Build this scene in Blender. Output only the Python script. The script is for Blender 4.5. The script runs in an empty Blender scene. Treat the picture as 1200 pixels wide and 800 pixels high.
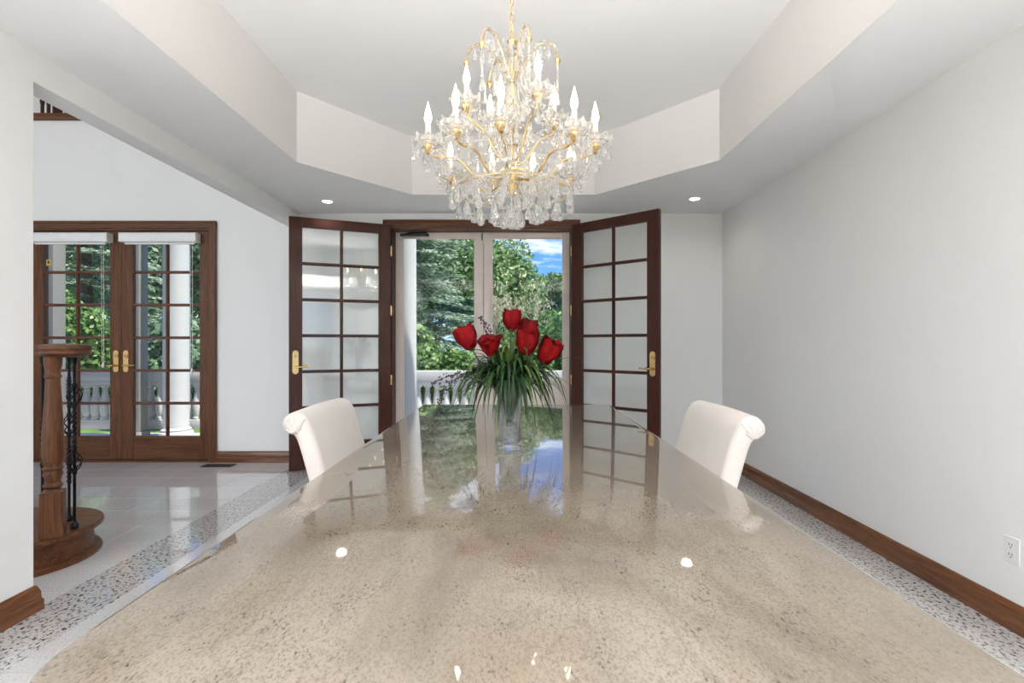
import bpy, bmesh, math, random
import numpy as np
from mathutils import Vector, Matrix

PI = math.pi
SC = bpy.context.scene
COL = SC.collection
R = math.radians

# ------------------------------------------------------------------ camera
cd = bpy.data.cameras.new('camera'); cam = bpy.data.objects.new('camera', cd); COL.objects.link(cam)
cam.location = (0, 0, 1.22); cam.rotation_euler = (PI / 2, 0, 0)
cd.sensor_width = 36; cd.lens = 18.0
cd.shift_x = -3 / 1200; cd.shift_y = 2 / 1200
cd.clip_start = 0.05; cd.clip_end = 300
SC.camera = cam
SC.view_settings.view_transform = 'Standard'
SC.view_settings.look = 'None'
SC.view_settings.exposure = 0.42
SC.view_settings.gamma = 1.0
SC.view_settings.use_curve_mapping = False

# ------------------------------------------------------------------ node helpers
class NT:
    def __init__(s, tree):
        s.t = tree; s.n = tree.nodes; s.l = tree.links
        s.n.clear()
    def new(s, typ, **kw):
        n = s.n.new(typ)
        for k, v in kw.items():
            setattr(n, k, v)
        return n
    def link(s, a, b): s.l.new(a, b)
    def val(s, sock, v):
        if isinstance(v, bpy.types.NodeSocket): s.l.new(v, sock)
        elif v is not None:
            sock.default_value = v
    def math(s, op, a, b=None, clamp=False):
        n = s.new('ShaderNodeMath', operation=op); n.use_clamp = clamp
        s.val(n.inputs[0], a)
        if b is not None: s.val(n.inputs[1], b)
        return n.outputs[0]
    def noise(s, vec, scale, detail=2.0, rough=0.5, dist=0.0):
        n = s.new('ShaderNodeTexNoise'); s.val(n.inputs['Vector'], vec)
        n.inputs['Scale'].default_value = scale; n.inputs['Detail'].default_value = detail
        n.inputs['Roughness'].default_value = rough; n.inputs['Distortion'].default_value = dist
        return n.outputs['Fac']
    def ramp(s, fac, stops, interp='LINEAR'):
        n = s.new('ShaderNodeValToRGB'); s.val(n.inputs[0], fac)
        e = n.color_ramp.elements; n.color_ramp.interpolation = interp
        while len(e) < len(stops): e.new(0.5)
        for el, (p, c) in zip(e, stops):
            el.position = p
            el.color = (c, c, c, 1) if isinstance(c, (int, float)) else (*c, 1)
        return n.outputs[0]
    def mapping(s, vec, scale=(1, 1, 1), rot=(0, 0, 0), loc=(0, 0, 0)):
        n = s.new('ShaderNodeMapping'); s.val(n.inputs['Vector'], vec)
        n.inputs['Scale'].default_value = scale; n.inputs['Rotation'].default_value = rot
        n.inputs['Location'].default_value = loc
        return n.outputs[0]
    def mix(s, fac, a, b, mode='MIX'):
        n = s.new('ShaderNodeMix', data_type='RGBA', blend_type=mode)
        s.val(n.inputs[0], fac)
        for sock, v in ((n.inputs[6], a), (n.inputs[7], b)):
            if isinstance(v, bpy.types.NodeSocket): s.l.new(v, sock)
            else: sock.default_value = (*v, 1)
        return n.outputs[2]
    def bump(s, h, strength, dist=0.01):
        n = s.new('ShaderNodeBump'); s.val(n.inputs['Height'], h)
        n.inputs['Strength'].default_value = strength; n.inputs['Distance'].default_value = dist
        return n.outputs[0]

# ------------------------------------------------------------------ world: blue sky with clouds
w = bpy.data.worlds.new('sky'); SC.world = w; w.use_nodes = True
t = NT(w.node_tree)
tc = t.new('ShaderNodeTexCoord')
sep = t.new('ShaderNodeSeparateXYZ'); t.link(tc.outputs['Generated'], sep.inputs[0])
sky = t.ramp(sep.outputs[2], [(0.0, (0.42, 0.60, 0.85)), (0.08, (0.15, 0.36, 0.72)), (0.25, (0.045, 0.19, 0.56)), (1.0, (0.03, 0.13, 0.46))])
zz = t.math('ADD', t.math('MAXIMUM', sep.outputs[2], 0.0), 0.12)
cx = t.math('DIVIDE', sep.outputs[0], zz); cy = t.math('DIVIDE', sep.outputs[1], zz)
cmb = t.new('ShaderNodeCombineXYZ'); t.link(cx, cmb.inputs[0]); t.link(cy, cmb.inputs[1])
cl = t.ramp(t.noise(t.mapping(cmb.outputs[0], loc=(3.3, 1.6, 0)), 1.15, 7, 0.6, 0.3), [(0.50, 0.0), (0.66, 1.0)])
skyc = t.mix(cl, sky, (0.93, 0.95, 1.0))
gnd = t.ramp(t.math('MULTIPLY', sep.outputs[2], -1.0), [(0.0, 0.0), (0.02, 1.0)])
skyc = t.mix(gnd, skyc, (0.16, 0.20, 0.10))
bg = t.new('ShaderNodeBackground'); t.link(skyc, bg.inputs[0]); bg.inputs[1].default_value = 1.35
wo = t.new('ShaderNodeOutputWorld'); t.link(bg.outputs[0], wo.inputs[0])

def light(name, kind, loc, energy, rot=(0, 0, 0), color=(1, 1, 1), **kw):
    d = bpy.data.lights.new(name, kind); d.energy = energy; d.color = color
    for k, v in kw.items(): setattr(d, k, v)
    o = bpy.data.objects.new(name, d); COL.objects.link(o); o.location = loc; o.rotation_euler = rot
    return o
# sun: high, over the house from the right
sun = light('sun', 'SUN', (6, -4, 12), 6.5, angle=R(0.6), color=(1.0, 0.95, 0.87))
sun.rotation_euler = Vector((-0.42, 0.13, -0.88)).to_track_quat('-Z', 'Y').to_euler()
# added fill light behind the camera, thrown up and forward into the ceiling tray
light('bounce_fill', 'AREA', (0, -1.5, 1.5), 232, rot=(R(155), 0, 0), shape='RECTANGLE', size=2.8, size_y=1.6, spread=R(115), color=(1.0, 0.985, 0.965))
# added fill for the two-storey foyer, as if from unseen tall windows
light('foyer_fill', 'AREA', (-5.3, -2.8, 2.4), 120, rot=(PI / 2, 0, 0), shape='RECTANGLE', size=3.8, size_y=3.8, color=(1.0, 0.99, 0.97))

# ------------------------------------------------------------------ materials
MATS = {}
def mat(name):
    m = bpy.data.materials.new(name); m.use_nodes = True
    t = NT(m.node_tree)
    out = t.new('ShaderNodeOutputMaterial')
    MATS[name] = m
    return m, t, out
def principled(t, out, color=None, rough=0.5, metallic=0.0, normal=None, **kw):
    p = t.new('ShaderNodeBsdfPrincipled')
    if color is not None:
        if isinstance(color, bpy.types.NodeSocket): t.link(color, p.inputs['Base Color'])
        else: p.inputs['Base Color'].default_value = (*color, 1)
    t.val(p.inputs['Roughness'], rough); p.inputs['Metallic'].default_value = metallic
    if normal is not None: t.link(normal, p.inputs['Normal'])
    for k, v in kw.items(): t.val(p.inputs[k.replace('_', ' ')], v)
    if out is not None: t.link(p.outputs[0], out.inputs[0])
    return p
def plain(name, color, rough=0.5, metallic=0.0, vary=0.04, nscale=18.0, bump=0.0, **kw):
    m, t, out = mat(name)
    tc = t.new('ShaderNodeTexCoord')
    n = t.noise(tc.outputs['Object'], nscale, 4)
    lo = tuple(max(0, c * (1 - vary)) for c in color); hi = tuple(min(1, c * (1 + vary)) for c in color)
    c = t.ramp(n, [(0.3, lo), (0.7, hi)])
    nm = t.bump(t.noise(tc.outputs['Object'], nscale * 12, 3), bump, 0.002) if bump else None
    principled(t, out, c, rough, metallic, nm, **kw)
    return m
def wood(name, dark, light_, axis, rough=0.32, scale=1.0, coat=0.3):
    m, t, out = mat(name)
    tc = t.new('ShaderNodeTexCoord')
    oi = t.new('ShaderNodeObjectInfo')
    off = t.new('ShaderNodeVectorMath', operation='SCALE'); off.inputs[0].default_value = (7.1, 5.3, 9.7); t.link(oi.outputs['Random'], off.inputs[3])
    add = t.new('ShaderNodeVectorMath', operation='ADD'); t.link(tc.outputs['Object'], add.inputs[0]); t.link(off.outputs[0], add.inputs[1])
    s1 = [26.0 * scale] * 3; s1[axis] = 1.6 * scale
    s2 = [190.0 * scale] * 3; s2[axis] = 7.0 * scale
    g = t.noise(t.mapping(add.outputs[0], tuple(s1)), 1.0, 5, 0.6, 1.2)
    p = t.noise(t.mapping(add.outputs[0], tuple(s2)), 1.0, 3, 0.6)
    c = t.ramp(g, [(0.25, dark), (0.5, tuple((a + b) / 2 for a, b in zip(dark, light_))), (0.75, light_)])
    pr = t.ramp(p, [(0.36, 0.55), (0.52, 1.0)])
    c = t.mix(1.0, c, pr, 'MULTIPLY')
    pp = principled(t, out, c, rough, 0.0, t.bump(p, 0.12, 0.002), Coat_Weight=coat, Coat_Roughness=0.12)
    pp.inputs['Specular IOR Level'].default_value = .3
    return m
def wood3(base, dark, light_, **kw):
    for i, a in enumerate('xyz'): wood(f'{base}_{a}', dark, light_, i, **kw)

wood3('mahogany', (0.026, 0.006, 0.003), (0.085, 0.020, 0.008), coat=0.06, rough=0.4)
wood3('oak', (0.065, 0.021, 0.008), (0.200, 0.078, 0.030), coat=0.05, rough=0.4)
wood3('base_oak', (0.070, 0.024, 0.009), (0.260, 0.100, 0.036), rough=0.3)
M_wall = plain('wall_paint', (0.84, 0.84, 0.835), 0.75, vary=0.008, nscale=3, bump=0.04)
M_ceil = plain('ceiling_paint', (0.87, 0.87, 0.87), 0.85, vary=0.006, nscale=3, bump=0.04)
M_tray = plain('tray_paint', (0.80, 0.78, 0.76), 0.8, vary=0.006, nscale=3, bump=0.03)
M_white = plain('white_trim', (0.82, 0.83, 0.84), 0.45, vary=0.02)
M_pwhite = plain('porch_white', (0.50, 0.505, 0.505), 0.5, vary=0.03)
M_storm = plain('storm_door_taupe', (0.68, 0.605, 0.545), 0.45, vary=0.03)
M_brass = plain('brass', (0.66, 0.46, 0.20), 0.22, 1.0, vary=0.06)
M_gold = plain('gilt_metal', (0.78, 0.57, 0.28), 0.25, 1.0, vary=0.06)
M_black = plain('black_iron', (0.012, 0.012, 0.016), 0.38, 0.6, vary=0.2)
M_darkmetal = plain('dark_bronze', (0.05, 0.03, 0.02), 0.5, 0.5, vary=0.2)
M_plastic = plain('white_plastic', (0.80, 0.80, 0.79), 0.3, vary=0.01)
M_slot = plain('dark_slot', (0.03, 0.03, 0.03), 0.6)
M_shade = plain('shade_fabric', (0.83, 0.83, 0.82), 0.7, vary=0.02)
M_fabric = plain('cream_upholstery', (0.56, 0.52, 0.48), 0.85, vary=0.03, nscale=9, bump=0.12, Sheen_Weight=0.25)
M_leg = plain('dark_chair_leg', (0.05, 0.025, 0.015), 0.4)
M_sleeve = plain('candle_sleeve', (0.85, 0.80, 0.72), 0.5, vary=0.02)
M_stem = plain('green_stem', (0.05, 0.11, 0.03), 0.5, vary=0.2)
M_porch = plain('porch_floor', (0.62, 0.61, 0.60), 0.6, vary=0.05)
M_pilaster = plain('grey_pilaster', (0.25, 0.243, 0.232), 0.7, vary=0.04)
M_yellow = plain('yellow_sticker', (0.55, 0.38, 0.05), 0.5)
M_bark = plain('bark', (0.09, 0.065, 0.045), 0.9, vary=0.4, nscale=12, bump=0.4)
M_grout = plain('grout', (0.30, 0.30, 0.30), 0.7)
M_lawn = plain('lawn_green', (0.10, 0.19, 0.035), 0.95, vary=0.45, nscale=2.5)

def emis(name, color, strength):
    m, t, out = mat(name)
    e = t.new('ShaderNodeEmission'); e.inputs[0].default_value = (*color, 1); e.inputs[1].default_value = strength
    t.link(e.outputs[0], out.inputs[0]); return m
M_bulb = emis('bulb_glow', (1.0, 0.80, 0.52), 18.0)
M_can = emis('recessed_lamp_glow', (1.0, 0.95, 0.86), 10.0)

def pane_glass(name, tint=(1, 1, 1), base=0.05, amount=0.9):
    m, t, out = mat(name)
    lw = t.new('ShaderNodeLayerWeight'); lw.inputs[0].default_value = 0.5
    f = t.math('ADD', t.math('MULTIPLY', t.math('POWER', lw.outputs['Facing'], 4.0), amount), base, True)
    tr = t.new('ShaderNodeBsdfTransparent'); tr.inputs[0].default_value = (*tint, 1)
    gl = t.new('ShaderNodeBsdfGlossy'); gl.inputs['Roughness'].default_value = 0.0
    mx = t.new('ShaderNodeMixShader'); t.link(f, mx.inputs[0]); t.link(tr.outputs[0], mx.inputs[1]); t.link(gl.outputs[0], mx.inputs[2])
    t.link(mx.outputs[0], out.inputs[0]); return m
M_pane = pane_glass('pane_glass', (0.97, 0.985, 0.98), 0.06)
M_clear = pane_glass('outer_pane_glass', (0.98, 0.99, 0.985), 0.012, 0.5)
def crystal(name, clear, ior=1.52, tint=(1, 1, 1), lit_white=0.0):
    m, t, out = mat(name)
    p = principled(t, None, tint, 0.0, Transmission_Weight=1.0, IOR=ior)
    tr = t.new('ShaderNodeBsdfTransparent'); tr.inputs[0].default_value = (*tint, 1)
    mx = t.new('ShaderNodeMixShader'); mx.inputs[0].default_value = clear
    t.link(p.outputs[0], mx.inputs[1]); t.link(tr.outputs[0], mx.inputs[2]); last = mx
    if lit_white:  # white diffuse share paints in the bright look of strongly lit crystal
        d = t.new('ShaderNodeBsdfTranslucent'); d.inputs[0].default_value = (1, .985, .96, 1)
        e = t.new('ShaderNodeBsdfDiffuse'); e.inputs[0].default_value = (1, .985, .96, 1)
        m2 = t.new('ShaderNodeMixShader'); t.link(d.outputs[0], m2.inputs[1]); t.link(e.outputs[0], m2.inputs[2])
        m3 = t.new('ShaderNodeMixShader'); m3.inputs[0].default_value = lit_white
        t.link(mx.outputs[0], m3.inputs[1]); t.link(m2.outputs[0], m3.inputs[2]); last = m3
    t.link(last.outputs[0], out.inputs[0]); return m
M_crystal = crystal('crystal', 0.25, lit_white=.17)
M_vase = crystal('vase_crystal', 0.15, 1.5, (0.97, 0.985, 0.98))

# polished beige granite of the table
m, t, out = mat('beige_granite')
tc = t.new('ShaderNodeTexCoord')
ob = tc.outputs['Object']
v = t.mapping(ob, (1.0, 0.55, 1.0), (0, 0, R(38)))
big = t.noise(v, 2.6, 4, 0.6, 0.8)
mid = t.noise(v, 16.0, 4, 0.6)
fine = t.noise(v, 260.0, 3, 0.65)
spk = t.noise(t.mapping(v, loc=(4, 9, 2)), 170.0, 3, 0.6)
wsp = t.noise(t.mapping(ob, (5.5, 1.3, 1.0), (0, 0, R(-48)), (2, 5, 0)), 3.0, 6, 0.65, 1.5)
base = t.ramp(big, [(0.32, (0.160, 0.132, 0.103)), (0.52, (0.235, 0.199, 0.158)), (0.72, (0.285, 0.250, 0.208))])
base = t.mix(t.ramp(fine, [(0.36, 0.55), (0.54, 0.0)]), base, (0.105, 0.080, 0.058))
base = t.mix(t.ramp(wsp, [(0.52, 0.0), (0.70, 0.45)]), base, (0.13, 0.105, 0.082))
thr = t.math('ADD', spk, t.math('MULTIPLY', t.math('SUBTRACT', mid, 0.5), 0.55))
base = t.mix(t.ramp(thr, [(0.27, 0.75), (0.38, 0.0)]), base, (0.045, 0.036, 0.03))
principled(t, out, base, 0.035, IOR=1.6, Coat_Weight=0.5, Coat_Roughness=0.01, Coat_IOR=1.6)
M_granite = m

def stone(name, base, specks, bg_scale=60, dens=0.40, soft=0.07, amt=0.9, rough=0.05):
    m, t, out = mat(name)
    geo = t.new('ShaderNodeNewGeometry'); oi = t.new('ShaderNodeObjectInfo')
    off = t.new('ShaderNodeVectorMath', operation='SCALE'); off.inputs[0].default_value = (17.1, 11.3, 0); t.link(oi.outputs['Random'], off.inputs[3])
    add = t.new('ShaderNodeVectorMath', operation='ADD'); t.link(geo.outputs['Position'], add.inputs[0]); t.link(off.outputs[0], add.inputs[1])
    v = add.outputs[0]
    f1 = t.noise(v, bg_scale * 2.2, 3, 0.6)
    c = t.ramp(f1, [(0.3, tuple(b * 0.72 for b in base)), (0.62, base)])
    f2 = t.noise(t.mapping(v, (1.0, 0.7, 1), (0, 0, R(30))), bg_scale, 3, 0.62)
    c = t.mix(t.ramp(f2, [(dens - soft, amt), (dens + soft, 0.0)]), c, specks)
    br = t.math('ADD', t.math('MULTIPLY', oi.outputs['Random'], 0.10), 0.95)
    hs = t.new('ShaderNodeHueSaturation'); t.link(c, hs.inputs['Color']); t.link(br, hs.inputs['Value'])
    principled(t, out, hs.outputs[0], rough, IOR=1.6, Coat_Weight=0.4, Coat_Roughness=0.02)
    return m
M_tile = stone('light_grey_granite', (0.68, 0.67, 0.67), (0.36, 0.35, 0.35), 90, 0.40, 0.10, 0.55)
M_band = stone('speckled_granite', (0.585, 0.57, 0.56), (0.040, 0.036, 0.036), 68, 0.43, 0.05, 0.95)

def leafmat(name, stops, rough=0.45, trans=0.35):
    m, t, out = mat(name)
    g = t.new('ShaderNodeNewGeometry')
    c = t.ramp(g.outputs['Random Per Island'], stops)
    p = principled(t, None, c, rough)
    tl = t.new('ShaderNodeBsdfTranslucent'); t.link(c, tl.inputs[0])
    mx = t.new('ShaderNodeMixShader'); mx.inputs[0].default_value = trans
    t.link(p.outputs[0], mx.inputs[1]); t.link(tl.outputs[0], mx.inputs[2]); t.link(mx.outputs[0], out.inputs[0]); return m
L_spruce = leafmat('spruce_needles', [(0.0, (0.13, 0.20, 0.08)), (0.35, (0.24, 0.34, 0.18)), (0.6, (0.50, 0.60, 0.52)), (1.0, (0.78, 0.86, 0.80))], 0.6, 0.35)
L_maple = leafmat('deciduous_leaves', [(0.0, (0.06, 0.13, 0.03)), (0.6, (0.17, 0.31, 0.09)), (1.0, (0.42, 0.55, 0.26))])
L_bright = leafmat('bright_leaves', [(0.0, (0.05, 0.12, 0.025)), (0.6, (0.135, 0.27, 0.06)), (1.0, (0.30, 0.45, 0.14))])
L_dark = leafmat('dark_leaves', [(0.0, (0.05, 0.10, 0.05)), (0.6, (0.13, 0.24, 0.13)), (1.0, (0.32, 0.45, 0.30))])
L_plume = leafmat('pale_plumes', [(0.0, (0.45, 0.40, 0.24)), (1.0, (0.75, 0.70, 0.50))])
def oi_ramp(name, stops, rough, trans=0.0, **kw):
    m, t, out = mat(name)
    oi = t.new('ShaderNodeObjectInfo')
    tc = t.new('ShaderNodeTexCoord')
    c = t.ramp(oi.outputs['Random'], stops)
    vv = t.ramp(t.noise(tc.outputs['Object'], 45, 3), [(0.3, 0.7), (0.7, 1.15)])
    c = t.mix(1.0, c, vv, 'MULTIPLY')
    p = principled(t, None, c, rough, **kw)
    tl = t.new('ShaderNodeBsdfTranslucent'); t.link(c, tl.inputs[0])
    mx = t.new('ShaderNodeMixShader'); mx.inputs[0].default_value = trans
    t.link(p.outputs[0], mx.inputs[1]); t.link(tl.outputs[0], mx.inputs[2]); t.link(mx.outputs[0], out.inputs[0]); return m
M_blade = oi_ramp('grass_blade', [(0.0, (0.006, 0.022, 0.010)), (0.5, (0.018, 0.060, 0.014)), (0.8, (0.06, 0.13, 0.022)), (1.0, (0.15, 0.21, 0.05))], 0.45, 0.08, Specular_IOR_Level=0.3)
M_petal = oi_ramp('red_petal', [(0.0, (0.09, 0.001, 0.002)), (1.0, (0.29, 0.003, 0.005))], 0.65, 0.10, Specular_IOR_Level=0.15)
M_lav = oi_ramp('purple_florets', [(0.0, (0.05, 0.035, 0.05)), (1.0, (0.12, 0.08, 0.12))], 0.7)

# ------------------------------------------------------------------ geometry helpers
class MB:
    def __init__(s): s.v = []; s.f = []
    def add(s, vs, fs):
        o = len(s.v); s.v += [tuple(p) for p in vs]; s.f += [tuple(i + o for i in f) for f in fs]; return s
    def xf(s, M, start=0):
        for i in range(start, len(s.v)): s.v[i] = tuple(M @ Vector(s.v[i]))
        return s
    def box(s, x0, x1, y0, y1, z0, z1, b=0.0):
        if b <= 0:
            vs = [(x, y, z) for x in (x0, x1) for y in (y0, y1) for z in (z0, z1)]
            return s.add(vs, [(0, 1, 3, 2), (4, 6, 7, 5), (0, 4, 5, 1), (2, 3, 7, 6), (0, 2, 6, 4), (1, 5, 7, 3)])
        b = min(b, (x1 - x0) / 2.01, (y1 - y0) / 2.01, (z1 - z0) / 2.01)
        bm = bmesh.new(); bmesh.ops.create_cube(bm, size=1)
        for q in bm.verts: q.co = ((x0 + x1) / 2 + q.co.x * (x1 - x0), (y0 + y1) / 2 + q.co.y * (y1 - y0), (z0 + z1) / 2 + q.co.z * (z1 - z0))
        bmesh.ops.bevel(bm, geom=bm.edges[:], offset=b, segments=2 if b > 0.004 else 1, affect='EDGES', profile=0.5)
        bm.verts.index_update()
        s.add([q.co[:] for q in bm.verts], [[q.index for q in f.verts] for f in bm.faces]); bm.free(); return s
    def lathe(s, prof, seg=24, c=(0, 0, 0), cap=True, mod=None):
        o = []; n = len(prof)
        for i, (r, z) in enumerate(prof):
            for k in range(seg):
                a = 2 * PI * k / seg; rr = r * (mod(a, i) if mod else 1.0)
                o.append((c[0] + rr * math.cos(a), c[1] + rr * math.sin(a), c[2] + z))
        f = [(i * seg + k, i * seg + (k + 1) % seg, (i + 1) * seg + (k + 1) % seg, (i + 1) * seg + k) for i in range(n - 1) for k in range(seg)]
        if cap: f += [tuple(range(seg))[::-1], tuple((n - 1) * seg + k for k in range(seg))]
        return s.add(o, f)
    def tube(s, pts, r, seg=8, cap=True, closed=False):
        P = [Vector(p) for p in pts]; n = len(P); rs = r if isinstance(r, (list, tuple)) else [r] * n
        o = []; up = None
        for i in range(n):
            if closed: d = P[(i + 1) % n] - P[i - 1]
            else: d = P[min(i + 1, n - 1)] - P[max(i - 1, 0)]
            d.normalize()
            if up is None: up = Vector((0, 0, 1)) if abs(d.z) < 0.9 else Vector((1, 0, 0))
            a = d.cross(up)
            if a.length < 1e-6: a = d.cross(Vector((0, 1, 0.1)))
            a.normalize(); b = a.cross(d).normalized(); up = b
            for k in range(seg):
                q = 2 * PI * k / seg; o.append(P[i] + (a * math.cos(q) + b * math.sin(q)) * rs[i])
        m = n if closed else n - 1
        f = [(i * seg + k, i * seg + (k + 1) % seg, ((i + 1) % n) * seg + (k + 1) % seg, ((i + 1) % n) * seg + k) for i in range(m) for k in range(seg)]
        if cap and not closed: f += [tuple(range(seg))[::-1], tuple((n - 1) * seg + k for k in range(seg))]
        return s.add(o, f)
    def ball(s, c, r, seg=8, rings=5, sz=1.0):
        prof = [(max(r * math.sin(PI * i / rings), 1e-5), -r * sz * math.cos(PI * i / rings)) for i in range(rings + 1)]
        return s.lathe(prof, seg, c)
    def prism(s, poly, axis, a, b):
        """polygon in the two other axes extruded along axis from a to b"""
        n = len(poly); o = []
        for h in (a, b):
            for (p, q) in poly:
                o.append({0: (h, p, q), 1: (p, h, q), 2: (p, q, h)}[axis])
        f = [(i, (i + 1) % n, n + (i + 1) % n, n + i) for i in range(n)] + [tuple(range(n))[::-1], tuple(range(n, 2 * n))]
        return s.add(o, f)
    def mesh(s, name, m, smooth=None):
        me = bpy.data.meshes.new(name); me.from_pydata(s.v, [], s.f); me.materials.append(m)
        bm = bmesh.new(); bm.from_mesh(me); bmesh.ops.recalc_face_normals(bm, faces=bm.faces[:]); bm.to_mesh(me); bm.free()
        if smooth is not None:
            me.polygons.foreach_set('use_smooth', [True] * len(me.polygons)); me.set_sharp_from_angle(angle=R(smooth))
        me.update(); return me
    def obj(s, name, m, parent=None, smooth=None, **kw):
        return link(name, s.mesh(name, m, smooth), parent, **kw)
def link(name, me, parent=None, loc=None, rot=None, **props):
    o = bpy.data.objects.new(name, me); COL.objects.link(o)
    if parent is not None: o.parent = parent
    if loc is not None: o.location = loc
    if rot is not None: o.rotation_euler = rot
    for k, v in props.items(): o[k] = v
    return o
def thing(name, label, cat, loc=(0, 0, 0), rz=0.0, group=None, kind=None):
    o = link(name, None, None, loc, (0, 0, rz)); o['label'] = label; o['category'] = cat
    if group: o['group'] = group
    if kind: o['kind'] = kind
    return o
def tag(o, label, cat, group=None, kind=None):
    o['label'] = label; o['category'] = cat
    if group: o['group'] = group
    if kind: o['kind'] = kind
    return o
def copy_tree(o, parent=None):
    c = o.copy(); COL.objects.link(c)
    if parent is not None: c.parent = parent
    for ch in list(o.children): copy_tree(ch, c)
    return c
def fast_mesh(name, V, F, m):
    """V (n,3) array, F (k,4) or (k,3) array of indices"""
    me = bpy.data.meshes.new(name); k = F.shape[1]
    me.vertices.add(len(V)); me.vertices.foreach_set('co', V.astype(np.float32).ravel())
    me.loops.add(F.size); me.loops.foreach_set('vertex_index', F.astype(np.int32).ravel())
    me.polygons.add(len(F)); me.polygons.foreach_set('loop_start', np.arange(0, F.size, k, dtype=np.int32))
    me.materials.append(m); me.update(calc_edges=True); return me

# ------------------------------------------------------------------ dimensions
CEIL, TRAY = 2.55, 3.07
XR, XL, XL2 = 2.13, -2.19, -2.315
YB, YB2 = 5.25, 5.45
YF = -3.0

# ------------------------------------------------------------------ shell
def cells(mb, xs, zs, holes, y0, y1):
    for i in range(len(xs) - 1):
        for j in range(len(zs) - 1):
            cxm, czm = (xs[i] + xs[i + 1]) / 2, (zs[j] + zs[j + 1]) / 2
            if any(a < cxm < b and c < czm < d for a, b, c, d in holes): continue
            mb.box(xs[i], xs[i + 1], y0, y1, zs[j], zs[j + 1])
OA = (-1.275, 0.60, -0.1, 2.41); OB = (-4.98, -3.12, -0.1, 2.395); OC = (-8.0, -4.25, 3.57, 4.3)
mb = MB(); cells(mb, [-8.2, -8.0, -4.98, -4.25, -3.12, -1.275, 0.60, 2.33], [-0.1, 2.395, 2.41, 3.57, 4.3, 4.6], [OA, OB, OC], YB, YB2)
tag(mb.obj('wall_back', M_wall), 'pale grey painted back wall with both sets of french doors', 'wall', kind='structure')
tag(MB().box(XR, XR + .2, YF, YB2, -0.1, 3.4).obj('wall_right', M_wall), 'long bare pale grey wall with the power outlet', 'wall', kind='structure')
mb = MB().box(XL2, XL, YF, 2.33, -0.1, CEIL + .6).box(XL2, XL, 2.33, 5.03, 2.41, CEIL + .6).box(XL2, XL - .02, 5.03, YB, 2.41, CEIL + .6).box(XL2, XL, YF, YB, CEIL + .6, 4.6)
tag(mb.obj('wall_left', M_wall), 'pale grey wall end and header beam between dining room and foyer', 'wall', kind='structure')
tag(MB().box(-8.2, -8.0, YF, YB2, -0.1, 4.6).obj('wall_foyer', M_wall), 'far side wall of the tall foyer', 'wall', kind='structure')
mb = MB(); cells(mb, [-8.2, -7.0, -3.0, -2.1, -0.2, 0.2, 2.1, 2.33], [-0.1, 0.4, 2.5, 4.2, 4.6],
                 [(-7.0, -3.0, 0.4, 4.2), (-2.1, -0.2, 0.4, 2.5), (0.2, 2.1, 0.4, 2.5)], YF - .2, YF)  # openings added behind the camera so sky light comes in
tag(mb.obj('wall_rear', M_wall), 'unseen rear wall with openings added to let daylight in', 'wall', kind='structure')
tag(MB().box(-8.2, XL, YF - .2, YB2, 4.6, 4.7).obj('ceiling_foyer', M_ceil), 'high white ceiling over the foyer', 'ceiling', kind='structure')

# dining ceiling: dropped soffit with an octagonal tray
oct_ = [(-0.92, 4.59), (0.72, 4.59), (1.49, 3.72), (1.49, 0.9), (0.72, 0.0), (-0.92, 0.0), (-1.60, 0.9), (-1.60, 3.76)]
rect = [(XL, YB), (XR, YB), (XR, YF), (XL, YF)]
mb = MB(); no = len(oct_)
vs = [(x, y, z) for z in (CEIL, CEIL + .05) for x, y in oct_ + rect]
fs = []
for k in (0, 12):
    for f in ((8, 9, 1, 0), (9, 2, 1), (9, 10, 3, 2), (10, 4, 3), (10, 11, 5, 4), (11, 6, 5), (11, 8, 7, 6), (8, 0, 7)): fs.append(tuple(i + k for i in f))
fs += [(i, (i + 1) % 8, 12 + (i + 1) % 8, 12 + i) for i in range(8)] + [(8 + i, 8 + (i + 1) % 4, 20 + (i + 1) % 4, 20 + i) for i in range(4)]
me = mb.add(vs, fs).mesh('ceiling', M_ceil)
ceil = tag(link('ceiling', me), 'white dropped ceiling border around the raised tray', 'ceiling', kind='structure')
mb = MB()
n = len(oct_)
cxo = sum(p[0] for p in oct_) / n; cyo = sum(p[1] for p in oct_) / n
def outp(p, d):
    vx, vy = p[0] - cxo, p[1] - cyo; l = math.hypot(vx, vy); return (p[0] + vx / l * d, p[1] + vy / l * d)
vs = []
for p in oct_:
    q = outp(p, .08); p = outp(p, -.002); vs += [(*p, CEIL + .0006), (*p, TRAY), (*q, TRAY), (*q, CEIL + .051)]
fs = []
for i in range(n):
    j = (i + 1) % n
    for k in range(4): fs.append((i * 4 + k, j * 4 + k, j * 4 + (k + 1) % 4, i * 4 + (k + 1) % 4))
mb.add(vs, fs)
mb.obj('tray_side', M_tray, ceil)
MB().prism([outp(p, .08) for p in oct_], 2, TRAY, TRAY + .06).obj('tray_panel', M_ceil, ceil)
# roof slab so that no sun leaks in
tag(MB().box(XL, 2.33, YF - .2, YB2, 3.4, 3.5).obj('roof', M_white), 'unseen roof slab added above the dining room to block sun', 'roof', kind='structure')

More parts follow.
